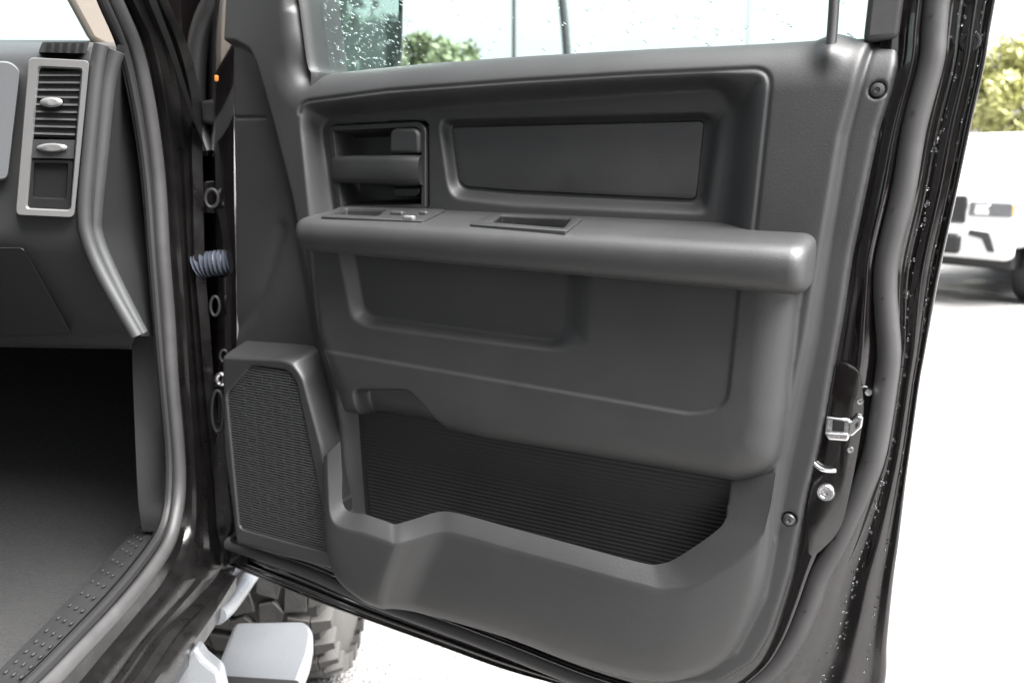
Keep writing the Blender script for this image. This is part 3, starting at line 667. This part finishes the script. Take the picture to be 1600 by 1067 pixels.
# hinge pillar face, forward of the opening
hp = [(XW-.05, 1.405), (XW+.02, 1.41), (XW+.035, 1.50), (XW+.055, 1.60), (XW+.075, 1.66)]
V = []
for z in (.62, 1.7):
    for (x, y) in hp: V.append((x, y+(z-1.1)*.0, z))
Fc = [(i, i+1, 5+i+1, 5+i) for i in range(4)]; obj('hinge_pillar', V, Fc, 'paint', truck)
def bpiece(name, px, Y, dz, m, bev=.004):
    P = [pY(x, y, Y) for x, y in px]; return prism(P, (0, dz, 0), m, name, truck, True, bev)
bpiece('hinge', [(314, 284), (352, 280), (352, 336), (316, 334)], 1.40, .02, 'paint', .003)
bpiece('hinge', [(318, 600), (352, 604), (352, 660), (320, 655)], 1.40, .02, 'paint', .003)
# corrugated boot, wire loops
for i in range(6):
    a = pY(313+i*7.5, 412, 1.385); th2 = np.linspace(0, 2*math.pi, 20, endpoint=False); rr = .021+.003*(i % 2)
for nm, path, rad, m_ in (('wiring_boot', [(308, 418), (318, 414), (332, 412), (346, 410), (360, 408)], None, 'boot'),):
    P = catmull([pY(x, y, 1.385) for x, y in path], 10); r_ = [.018+.004*math.sin(i*1.3) for i in range(len(P))]
    V, Fc = tube(P, r_, 16); obj('wiring_boot', V, Fc, m_, truck)
def loop(name, cx, cy, rx, ry, rad, m, Y=1.38):
    P = [pY(cx+rx*math.cos(a), cy+ry*math.sin(a), Y) for a in np.linspace(0, 2*math.pi, 24, endpoint=False)]
    V, Fc = tube(P, rad, 8, closed=True); return obj(name, V, Fc, m, truck)
loop('hinge_bolt', 336, 478, 7, 15, .0025, 'rubber2'); loop('hinge_bolt', 350, 556, 6, 9, .0025, 'rubber2'); loop('check_strap', 340, 642, 9, 32, .003, 'rubber2'); loop('wiring_ring', 345, 592, 6, 8, .004, 'steel'); loop('hinge_bolt', 331, 310, 10, 14, .003, 'rubber2')
# silver strip on the windscreen pillar stands in for sky mirrored in its paint
wp = [[pX(x, y, XW+.03) for x, y in ((200, -80), (232, 0), (262, 75), (284, 140), (300, 185), (320, 240))], [pX(x, y, XW+.05) for x, y in ((216, -80), (244, 0), (272, 75), (292, 140), (306, 185), (326, 245))]]
V, Fc = strip(wp, 6); obj('pillar_sky_sheen', V, Fc, 'silver', truck)

# ---- sill plate with tread bumps
szl = [((222, 815), (236, 822), (256, 838), (266, 848)), ((190, 850), (212, 862), (232, 880), (243, 888)), ((130, 912), (160, 925), (182, 945), (194, 950)), ((60, 985), (95, 1000), (116, 1018), (130, 1020)), ((0, 1045), (40, 1058), (62, 1075), (78, 1080)), ((-90, 1140), (-40, 1150), (-20, 1165), (-5, 1170))]
ZS = .775
zz = (ZS-.005, ZS+.012, ZS+.010, ZS-.012)
V, Fc = strip([[pZ(*s[k], zz[k]) for s in szl] for k in range(4)], 6); obj('sill_plate', V, Fc, 'plastic2', truck, sharp=60)
Vs, Fs = [], []
for i in range(16):
    for j in range(3):
        t = i/15*4; a = int(t); a = min(a, 4); fr_ = t-a; p = mixp(mixp(szl[a][0], szl[a][1], .25+j*.3), mixp(szl[min(a+1, 5)][0], szl[min(a+1, 5)][1], .25+j*.3), fr_)
        c = pZ(*p, ZS+.000+.0057*(j)+.002); base = len(Vs)
        Vs += [tuple(c+x*np.array([.0026, .0055, .0011])) for x in iv]; Fs += [tuple(base+q for q in f) for f in ifc]
tb = obj('sill_tread', Vs, Fs, 'tread', truck, sharp=None); tb['kind'] = 'stuff'
# kick panel beside the footwell
kp = [[pX(x, y, -.56) for x, y in ((205, 515), (208, 600), (212, 700), (216, 780), (222, 830))], [pX(x, y, -.525) for x, y in ((240, 515), (246, 600), (252, 700), (255, 780), (250, 830))], [pX(x, y, -.51) for x, y in ((256, 515), (262, 600), (270, 700), (272, 780), (262, 835))]]
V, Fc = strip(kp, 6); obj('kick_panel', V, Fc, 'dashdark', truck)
# floor carpet rising into the toe board
cx0, cx1 = -2.2, -.545
prof = [(-1.2, .66), (.4, .66), (1.1, .665), (1.35, .675), (1.52, .72), (1.66, .82), (1.77, .96), (1.84, 1.15), (1.86, 1.32)]
prof = catmull([(0, a, b) for a, b in prof], 5)[:, 1:]
V = []; nx = 14
for (y, z) in prof:
    for i in range(nx+1):
        x = cx0+(cx1-cx0)*i/nx; V.append((x, y, z+.012*math.sin(y*7+x*5)+(.09*max(0, (x-(cx1-.12))/.12)**2)))
Fc = [(r_*(nx+1)+i, r_*(nx+1)+i+1, (r_+1)*(nx+1)+i+1, (r_+1)*(nx+1)+i) for r_ in range(len(prof)-1) for i in range(nx)]
obj('floor_carpet', V, Fc, 'carpet', truck)

# ---- dashboard
YD = 1.15
def yp(px, Y=YD): return np.array([pY(x, y, Y) for x, y in px])
# swept dash face: rows from the windscreen edge down under to the knee, columns across
rows_px = [(64, 1.42), (70, 1.30), (80, 1.20), (95, 1.165), (150, 1.155), (250, 1.15), (340, 1.15), (380, 1.155), (420, 1.18), (470, 1.22), (520, 1.27), (540, 1.36)]
right_x = [188, 186, 180, 172, 160, 152, 146, 148, 162, 184, 212, 216]
V = []
for (y, Y), xr in zip(rows_px, right_x):
    pr = pY(xr, y, Y); 
    for k in range(9):
        q = k/8; V.append((pr[0]+(-2.3-pr[0])*(1-q)**1, Y+.10*(1-q), pr[2]))
for k in range(9):
    q = V[-9]; V.append((q[0], 1.83, V[9*11][2]+.03))  # added unseen underside, closes the dash off to darken the footwell
rows_px.append((0, 0)); V = np.array(V); n = 9
Fc = np.array([(r_*n+i, r_*n+i+1, (r_+1)*n+i+1, (r_+1)*n+i) for r_ in range(len(rows_px)-1) for i in range(n-1)])
L = [catmull(V.reshape(len(rows_px), n, 3)[:, i], 5) for i in range(n)]
Vv = np.vstack(L); k_ = len(L[0]); a_ = (np.arange(n-1)[:, None]*k_+np.arange(k_-1)[None, :]).ravel()
dash = obj('dashboard', Vv, np.stack([a_, a_+1, a_+k_+1, a_+k_], 1), 'dash', truck)
def ds(name, V, Fc, m, sharp=40): return fixn(obj(name, V, Fc, m, dash, True, True, sharp))
WORLD_INV['dashboard'] = Matrix.Translation((1.40, -.6, 0)); dash.matrix_parent_inverse = WORLD_INV['pickup_truck']
WORLD_INV['dashboard'] = Matrix.Identity(4)
def dchild(o): o.matrix_parent_inverse = Matrix.Identity(4); return o
# vent bezel
bo = roundp([(45, 90), (140, 95), (116, 340), (24, 336)], 9, 5); bi = roundp([(62, 106), (127, 109), (110, 328), (43, 325)], 6, 5)
V, Fc = rings([yp(bo, YD+.01), yp(bo, YD-.012), yp(bo*.94+bi*.06, YD-.016), yp(bo*.2+bi*.8, YD-.016), yp(bi, YD-.012), yp(bi, YD+.004)], False, False); ds('vent_bezel', V, Fc, 'silver')
V, Fc = rings([yp(bi, YD+.006), yp(bi*.98+bi.mean(0)*.02, YD-.006)], True, True)
vb = [(60, 112), (127, 112), (117, 216), (47, 214)]
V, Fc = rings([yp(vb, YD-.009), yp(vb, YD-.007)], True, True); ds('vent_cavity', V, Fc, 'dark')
for i in range(9):
    t = (i+.5)/9; a = mixp(vb[0], vb[3], t); b = mixp(vb[1], vb[2], t)
    P = [pY(a[0]+1, a[1]-1.5, YD-.0105), pY(b[0]-1, b[1]-1.5, YD-.0105), pY(b[0]-1, b[1]+1.5, YD-.0125), pY(a[0]+1, a[1]+1.5, YD-.0125)]
    Pm = np.array(P); V, Fc = rings([Pm+np.array([0, .004, 0]), Pm], True, True); ds('vent_slat', V, Fc, 'dash')
tabp = np.array([(80+18*math.cos(a), 160+8*math.sin(a)) for a in np.linspace(0, 2*math.pi, 20, endpoint=False)])
V, Fc = rings([yp(tabp, YD-.012), yp(tabp, YD-.018), yp(tabp*.6+tabp.mean(0)*.4, YD-.021)], True, True); ds('vent_tab', V, Fc, 'silver')
cp = [(47, 218), (117, 219), (115, 248), (45, 247)]
V, Fc = rings([yp(cp, YD-.004), yp(cp, YD-.013)], True, True); ds('vent_control', V, Fc, 'dash')
tw = np.array([(81+24*math.cos(a), 231+7*math.sin(a)) for a in np.linspace(0, 2*math.pi, 20, endpoint=False)])
V, Fc = rings([yp(tw, YD-.012), yp(tw, YD-.016), yp(tw*.7+tw.mean(0)*.3, YD-.019)], True, True); ds('thumb_wheel', V, Fc, 'silver')
ci = roundp([(45, 250), (114, 251), (109, 327), (43, 324)], 4, 4); cj = roundp([(53, 254), (107, 255), (104, 312), (51, 310)], 4, 4)
V, Fc = rings([yp(ci, YD-.004), yp(ci, YD-.011), yp(cj, YD-.0105), yp(cj*.93+cj.mean(0)*.07, YD-.003)], False, True); ds('dash_cubby', V, Fc, 'dark')  # black material stands in for the shade inside a deeper cubby
# defrost grille
dg = roundp([(66, 66), (140, 66), (134, 84), (60, 82)], 3, 3); 
V, Fc = rings([yp(dg, 1.205), yp(dg, 1.155)], True, True); ds('defrost_grille', V, Fc, 'dash')
for i in range(5):
    x = 73+i*13; q = [(x, 68), (x+7, 68), (x+5, 80), (x-2, 80)]
    V, Fc = rings([yp(q, 1.153), yp(q, 1.151)], True, True); ds('defrost_slot', V, Fc, 'dark')
# end ridges and end cap
V, Fc = tube(catmull([pY(x, y, YD) for x, y in ((158, 70), (150, 120), (140, 220), (132, 320), (136, 370), (160, 430), (214, 525))], 8), .009, 12); ds('dash_ridge', V, Fc, 'dash', 60)
V, Fc = tube(catmull([pY(x, y, YD+.01) for x, y in ((182, 80), (168, 130), (158, 230), (148, 330), (150, 370), (174, 430), (220, 522))], 8), .010, 12); ds('dash_ridge', V, Fc, 'dash', 60)
ec = [[pY(x, y, YD+.02) for x, y in ((184, 70), (170, 120), (158, 220), (148, 330), (150, 375), (178, 435), (220, 525))], [pY(x, y, 1.26) for x, y in ((200, 72), (196, 120), (190, 220), (190, 330), (195, 375), (210, 435), (228, 525))], [pY(x, y, 1.34) for x, y in ((222, 72), (236, 120), (246, 220), (252, 330), (256, 375), (262, 435), (266, 525))]]
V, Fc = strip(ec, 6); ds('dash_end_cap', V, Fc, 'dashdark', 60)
# grey pad at the far left, glove box door
pg = roundp([(-60, 96), (16, 96), (32, 110), (12, 282), (-60, 286)], 10, 5)
V, Fc = rings([yp(pg, YD+.04), yp(pg, YD-.002), yp(pg*.97+pg.mean(0)*.03, YD-.010)], True, True); ds('dash_pad', V, Fc, 'pad2')
gb = roundp([(-80, 386), (36, 387), (112, 522), (-80, 530)], 6, 4)
V = np.vstack([[pY(x, y, YD-.002+max(0, (y-400))*.0008) for x, y in gb], [pY(x, y, YD+.03+max(0, (y-400))*.0008) for x, y in gb]]); n = len(gb)
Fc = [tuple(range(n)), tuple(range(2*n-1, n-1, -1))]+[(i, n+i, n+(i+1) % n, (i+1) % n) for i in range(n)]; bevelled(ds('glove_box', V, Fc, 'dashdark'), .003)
# windscreen pillar lining
P = [pY(x, y, 1.36) for x, y in ((60, -60), (140, -60), (205, 100), (140, 66), (104, 0))]; prism(P, (-.02, .06, 0), 'beige', 'pillar_lining', truck, True, .012)
# windscreen, roof, cowl, body
V = [(-2.35, 2.15, 1.45), (-.52, 2.0, 1.45), (-.62, 1.05, 2.02), (-2.25, 1.1, 2.02)]; prism(V, (0, .006, .004), 'glass2', 'windscreen', truck, True, 0)
V, Fc = boxv((-1.43, -.05, 2.06), (1.66, 2.3, .06)); bevelled(obj('roof', V, Fc, 'paint', truck), .025, 4)
V, Fc = boxv((-1.43, -.05, 2.015), (1.6, 2.2, .03)); bevelled(obj('headliner', V, Fc, 'beige', truck), .01, 2)
def side(name, poly, x, th_, m='paint', bev=.01):
    P = [(x, y, z) for y, z in poly]; return prism(P, (th_, 0, 0), m, name, truck, True, bev)
for xs_, th_ in ((-.47, -.08), (-2.42, .08)):
    side('rear_door', [(-1.0, .66), (.02, .66), (.02, 1.5), (-1.0, 1.5)], xs_, th_)
    side('cab_pillar', [(-.04, 1.5), (.06, 1.5), (.06, 2.04), (-.08, 2.04)], xs_-math.copysign(.03, -th_), th_*.6)
    side('bed_side', [(-3.2, .75), (-1.05, .75), (-1.05, 1.45), (-3.2, 1.45)], xs_, th_)
    side('rocker', [(-1.0, .58), (1.5 if xs_ < -1 else .55, .58), (1.5 if xs_ < -1 else .55, .655), (-1.0, .655)], xs_-.01*math.copysign(1, -th_), th_)
for xs_ in (-.50, -2.39): side('rear_window', [(-.95, 1.5), (-.05, 1.5), (-.09, 2.03), (-.80, 2.03)], xs_, .006 if xs_ < -1 else -.006, 'tint', 0)
side('far_window', [(.08, 1.5), (1.35, 1.5), (.75, 2.0), (.08, 2.03)], -2.39, .006, 'glass2', 0)
side('far_door', [(.03, .66), (1.45, .66), (1.45, 1.5), (.03, 1.5)], -2.42, .08)
V, Fc = boxv((-1.43, -1.02, 1.35), (1.8, .06, 1.3)); obj('cab_back', V, Fc, 'paint', truck)
V, Fc = boxv((-1.43, -2.1, .8), (1.8, 2.2, .06)); obj('bed_floor', V, Fc, 'black', truck)
# front fenders and hood
for xs_, th_ in ((-.42, -.05), (-2.46, .05)):
    arch = [(1.80+.52*0, .62)]
    arc = [(2.22+.53*math.cos(a), .50+.56*math.sin(a)) for a in np.linspace(math.pi*.94, math.pi*.06, 14)]
    side('front_fender', [(1.66, .64), (1.66, 1.38), (3.2, 1.32), (3.25, .7)]+list(reversed(arc)), xs_, th_, bev=.006)
hd = [(-.45, 1.75, 1.39), (-2.43, 1.75, 1.39), (-2.38, 3.25, 1.30), (-.50, 3.25, 1.30)]; prism(hd, (0, 0, .05), 'paint', 'hood', truck, True, .02)
V, Fc = boxv((-1.44, 3.28, .95), (1.9, .1, .75)); bevelled(obj('front_end', V, Fc, 'chrome', truck), .03)
V, Fc = boxv((-1.43, 1.2, .56), (1.5, 4.2, .06)); obj('underbody', V, Fc, 'black', truck)
V, Fc = boxv((-.92, 2.55, .92), (.06, 1.2, .7)); obj('wheel_liner', V, Fc, 'rubber2', truck)
V, Fc = boxv((-.70, 1.695, .70), (.46, .03, .2)); obj('wheel_liner', V, Fc, 'rubber2', truck)
# front seat
V, Fc = boxv((-.88, .10, .95), (.54, .52, .22)); bevelled(obj('seat', V, Fc, 'seatc', truck), .06, 4)
V, Fc = boxv((-.88, -.26, 1.35), (.54, .18, .72)); bevelled(obj('backrest', V, Fc, 'seatc', truck), .06, 4)

# ---- wheels
def wheel(cx, cy, right=True, lugs=True, Rr=.445, W=.31):
    wl_ = bpy.data.objects.new('wheel', None); coll.objects.link(wl_); wl_.parent = truck; wl_.matrix_parent_inverse = WORLD_INV['pickup_truck']; wl_.location = (cx, cy, Rr)
    s = 1 if right else -1
    pr = [(-.13, .22), (-.15, .26), (-.158, .34), (-.150, .395), (-.135, .424), (-.06, .430), (.06, .430), (.135, .424), (.150, .395), (.158, .34), (.15, .26), (.13, .22)]
    N = 72; V = [(s*x, r_*math.cos(a), r_*math.sin(a)) for a in np.linspace(0, 2*math.pi, N, endpoint=False) for x, r_ in pr]; k = len(pr)
    Fc = [(i*k+j, i*k+j+1, ((i+1) % N)*k+j+1, ((i+1) % N)*k+j) for i in range(N) for j in range(k-1)]
    fixn(link('tyre', mesh('tyre', V, Fc, 'tyre', True, 40), wl_, False))
    pr2 = [(-.13, .225), (-.12, .20), (.02, .19), (.06, .10), (.10, .06), (.10, .0)]
    V = [(s*x, r_*math.cos(a), r_*math.sin(a)) for a in np.linspace(0, 2*math.pi, 40, endpoint=False) for x, r_ in pr2]; k = len(pr2)
    Fc = [(i*k+j, i*k+j+1, ((i+1) % 40)*k+j+1, ((i+1) % 40)*k+j) for i in range(40) for j in range(k-1)]
    fixn(link('rim', mesh('rim', V, Fc, 'rim', True, 40), wl_, False))
    if lugs:
        def block(poly, h0, h1):
            n = len(poly); V = []
            for hh, sc in ((h0, 1.10), (h1-.003, 1.08), (h1, 1.03)):
                c = np.mean(poly, 0)
                for p in poly:
                    q = c+(np.array(p)-c)*sc; x, l = q; drop = max(0, abs(x)-.10)**2*3.2; rr = hh-drop; a = l/.44
                    V.append((x, rr*math.sin(a), rr*math.cos(a)))
            Fq = [tuple(range(2*n, 3*n))]+[(t*n+i, t*n+(i+1) % n, (t+1)*n+(i+1) % n, (t+1)*n+i) for t in range(2) for i in range(n)]
            me = mesh('tread_block', V, Fq, 'tyre', False, None)
            bm = bmesh.new(); bm.from_mesh(me); bmesh.ops.recalc_face_normals(bm, faces=bm.faces); bm.to_mesh(me); bm.free(); return me
        A = [block([(-.05, -.040), (-.006, -.028), (-.012, .012), (-.030, .034), (-.062, .020)], .426, .446), block([(.006, -.020), (.050, -.036), (.062, .006), (.040, .034), (.010, .026)], .426, .446),
             block([(-.112, -.032), (-.060, -.040), (-.072, .012), (-.118, .022)], .424, .446), block([(.066, -.030), (.114, -.030), (.118, .020), (.072, .030)], .424, .446),
             block([(.122, -.022), (.166, -.016), (.166, .010), (.124, .016)], .40, .444), block([(-.166, -.016), (-.122, -.022), (-.124, .016), (-.166, .010)], .40, .444)]
        n = 34
        for i in range(n):
            for j, mb in enumerate(A):
                o = link('tread_block', mb, wl_, False); o.rotation_euler.x = 2*math.pi*(i+(.5 if j in (1, 2, 5) else 0))/n
    return wl_
wheel(-.525, 2.22, True); wheel(-2.35, 2.22, False, False); wheel(-.60, -1.95, True, False); wheel(-2.28, -1.95, False, False)

# ---- side step
V, Fc = tube(catmull([pX(x, y, -.452) for x, y in ((396, 894), (386, 908), (372, 928), (356, 948), (340, 962))], 6), .015, 16); obj('step_bar', V, Fc, 'step', truck, sharp=60)
ZP = .40
stp = np.array([pZ(x, y, ZP) for x, y in roundp([(366, 971), (478, 969), (490, 985), (484, 1020), (450, 1110), (312, 1110)], [10, 14, 12, 5, 10, 10], 5)])
o = prism(stp, (0, 0, -.045), 'step', 'step_plate', truck, True, .012)
pad = np.array([pZ(x, y, ZP+.003) for x, y in roundp([(345, 1054), (470, 1062), (452, 1100), (320, 1100)], 8, 4)])
prism(pad, (0, 0, -.006), 'rubber2', 'step_pad', truck, True, .002)
bpiece('step_bracket', [(262, 1110), (276, 1042), (305, 1011), (318, 1030), (343, 1050), (356, 1110)], 1.16, .03, 'step', .008)

# ------------------------------------------------------------------ background
# white pickup parked across the lot
wt = empty('parked_pickup', (5.76, 9.83, 0), R(-55))
tagged(wt, 'white pickup truck parked across the wet lot, partly hidden by the open door', 'pickup truck')
def wob(name, V, Fc, m, parent=wt, bev=.03, sharp=35):
    o = fixn(obj(name, V, Fc, m, parent, False, True, sharp))
    if bev: bevelled(o, bev, 3)
    return o
# local: front faces -y, width along x
def wbox(name, c, s, m, bev=.03, parent=wt): V, Fc = boxv(c, s); return wob(name, V, Fc, m, parent, bev)
pf = [(-1.0, .62), (-1.02, 1.0), (-.96, 1.22), (-.6, 1.32), (.55, 1.36), (.62, 1.36), (4.6, 1.36), (4.65, .62), (3.9, .62)]
pr_ = []
V = []; n = len(pf)
for x in (-.98, .98): V += [(x, y, z) for y, z in pf]
Fc = [tuple(range(n)), tuple(range(2*n-1, n-1, -1))]+[(i, n+i, n+(i+1) % n, (i+1) % n) for i in range(n)]
wob('body', V, Fc, 'white', bev=.10)
cab = [(.55, 1.34), (1.25, 1.92), (2.9, 1.94), (3.05, 1.34)]; V = []
for x, k in ((-.9, 1), (.9, -1)): V += [(x+(.12*k if z > 1.5 else 0), y, z) for y, z in cab]
wob('cab', V, [(0, 1, 2, 3), (7, 6, 5, 4), (0, 4, 5, 1), (1, 5, 6, 2), (2, 6, 7, 3), (3, 7, 4, 0)], 'white', bev=.04)
wob('windscreen', [(-.80, .62, 1.42), (.80, .62, 1.42), (.72, 1.17, 1.88), (-.72, 1.17, 1.88)], [(0, 1, 2, 3)], 'screen', bev=0)
for s in (-1, 1):
    wbox('headlight', (s*.70, -.985, 1.03), (.44, .12, .15), 'lens', .02); wbox('headlight_lamp', (s*.62, -1.045, 1.03), (.15, .03, .11), 'chrome', .02)
    wbox('marker_lamp', (s*.90, -.975, 1.03), (.06, .12, .13), 'amber', .02)
    wbox('fog_lamp', (s*.38, -1.13, .66), (.22, .10, .22), 'black', .05)
    V = [(s*.56, -1.16, .82), (s*.76, -1.16, .80), (s*.84, -1.155, .60), (s*.77, -1.16, .60), (s*.70, -1.16, .73), (s*.56, -1.16, .76)]
    V = V+[(a, b+.06, c) for a, b, c in V]; wob('bumper_slot', V, [tuple(range(6)), tuple(range(11, 5, -1))]+[(i, 6+i, 6+(i+1) % 6, (i+1) % 6) for i in range(6)], 'rubber', bev=.005)
    arc = [(-.15+.47*math.cos(a), .42+.47*math.sin(a)) for a in np.linspace(0, math.pi, 14)]; V = [(s*.975, y, z) for y, z in arc]+[(s*.995, y, z) for y, z in arc]; wob('wheel_arch', V, [tuple(range(14)), tuple(range(27, 13, -1))]+[(i, 14+i, 14+(i+1) % 14, (i+1) % 14) for i in range(14)], 'black', bev=0)
    wbox('mirror', (s*1.12, .75, 1.45), (.22, .12, .22), 'black', .04)
    for yy in (-.15, 3.3):
        N = 40; prw = [(-.12, .24), (-.14, .30), (-.13, .37), (-.1, .39), (.1, .39), (.13, .37), (.14, .30), (.12, .24), (.05, .20), (.04, 0)]; k = len(prw)
        V = [(s*(.90+x), yy+r_*math.cos(a), .39+r_*math.sin(a)) for a in np.linspace(0, 2*math.pi, N, endpoint=False) for x, r_ in prw]
        Fc = [(i*k+j, i*k+j+1, ((i+1) % N)*k+j+1, ((i+1) % N)*k+j) for i in range(N) for j in range(k-1)]
        wob('wheel', V, Fc, 'rubber2', bev=0)
wbox('grille', (0, -1.005, 1.02), (.9, .06, .3), 'black', .03)
wbox('bumper', (0, -1.04, .68), (1.94, .2, .34), 'white', .06)
wbox('underbody', (0, 1.8, .5), (1.7, 5.0, .24), 'black', .03)

# trees: trunk + leafy crown
def crown_mesh(name, seed, rad, h0, hh, nclump, nleaf, ls, m):
    r_ = np.random.default_rng(seed); V = []; 
    cl = []
    for i in range(nclump):
        a = r_.uniform(0, 6.283); q = math.sqrt(r_.uniform(0, 1))*rad; z = r_.uniform(0, 1); q *= math.sqrt(max(.15, 1-abs(z*2-.9)**2.2)); cl.append((q*math.cos(a), q*math.sin(a), h0+z*hh, r_.uniform(.35, .8)*rad*.42))
    C = np.array(cl); idx = r_.integers(0, nclump, nleaf); d = r_.normal(size=(nleaf, 3)); d /= np.linalg.norm(d, axis=1)[:, None]
    p = C[idx, :3]+d*(C[idx, 3]*r_.uniform(.3, 1, nleaf)**.5)[:, None]
    a = r_.normal(size=(nleaf, 3)); a /= np.linalg.norm(a, axis=1)[:, None]; b = np.cross(a, r_.normal(size=(nleaf, 3))); b /= np.linalg.norm(b, axis=1)[:, None]
    s = ls*r_.uniform(.6, 1.3, nleaf)[:, None]
    V = np.stack([p-a*s, p+b*s*.45, p+a*s, p-b*s*.45], 1).reshape(-1, 3); Fc = np.arange(nleaf*4).reshape(-1, 4)
    return mesh(name, V, Fc, m, False, None), C
def tree(loc, label, seed, rad, h0, hh, leaf, nclump=60, nleaf=9000, ls=.16, group='trees around the lot'):
    e = empty('tree', loc); tagged(e, label, 'tree', group)
    me, C = crown_mesh('crown', seed, rad, h0, hh, nclump, nleaf, ls, leaf); link('crown', me, e, False)
    Vs, Fs = tube(catmull([(0, 0, -.1), (.08, .05, h0*.5), (-.05, .1, h0+hh*.3), (.05, 0, h0+hh*.75)], 5), list(np.linspace(.22, .05, 16)), 8); Vs = list(map(tuple, Vs)); Fs = list(Fs)
    for c in C[::4]:
        st_ = np.array([0, .08, h0+(c[2]-h0)*.35]); v2, f2 = tube(catmull([st_, (st_+c[:3])/2+np.array([0, 0, .2]), c[:3]], 3), list(np.linspace(.07, .015, 7)), 5)
        b = len(Vs); Vs += list(map(tuple, v2)); Fs += [tuple(b+i for i in f) for f in f2]
    link('trunk', mesh('trunk', Vs, Fs, 'bark', True, None), e, False); return e
def ground_at(px, depth): d = ray(px, 270); d = d*(depth/d[1]); return (d[0], d[1], 0)
tree(ground_at(672, 26), 'grey-green leafy tree beyond the door window beside the outside mirror', 3, 1.5, 2.9, 2.4, 'leaf', 40, 6000, .13)
tree(ground_at(1600, 30), 'bright yellow-green tree standing behind the white pickup', 5, 2.6, 2.6, 3.2, 'leaf2', 70, 9000, .17)
tree((5.2, -12.0, 0), 'dense green tree behind the open door, reflected in its outside mirror', 8, 4.2, .4, 3.6, 'leaf3', 150, 22000, .24)
tree((11.5, -12.0, 0), 'broad low green tree at the rear right of the lot', 9, 4.0, .4, 3.4, 'leaf3', 130, 18000, .24)

# poles seen through the door window
def pole(name, top, bot, depth, r0, r1, label, m='wood', bend=0):
    a = ray(*top); a = CAM+a*(depth/a[1]); b = ray(*bot); b = CAM+b*(depth/b[1])
    d = (a-b)/(a[2]-b[2]); foot = b-d*b[2]; tp = a+d*4.5; mid = (foot+tp)/2+np.array([bend, 0, 0])
    e = empty(name, (foot[0], foot[1], 0)); P = catmull([foot, mid, tp], 10)-np.array([foot[0], foot[1], 0])
    V, Fc = tube(P, list(np.linspace(r0, r1, len(P))), 12); link('shaft', mesh('shaft', V, Fc, m, True, 50), e, False)
    V, Fc = boxv(tuple(P[-1]-np.array([0, 0, .4])), (1.6, .1, .12)); bevelled(link('crossarm', mesh('crossarm', V, Fc, m, False, None), e, False), .01)
    tagged(e, label, 'pole'); return e
pole('utility_pole', (803, 0), (803, 80), 34, .10, .06, 'thin dark upright utility pole seen through the door window')
pole('leaning_pole', (868, 0), (874, 75), 30, .16, .13, 'thicker weathered pole leaning slightly, seen through the door window', bend=.25)
pole('flag_pole', (1170, 0), (1168, 60), 60, .05, .04, 'faint thin pale pole far off beyond the door window', m='silver')
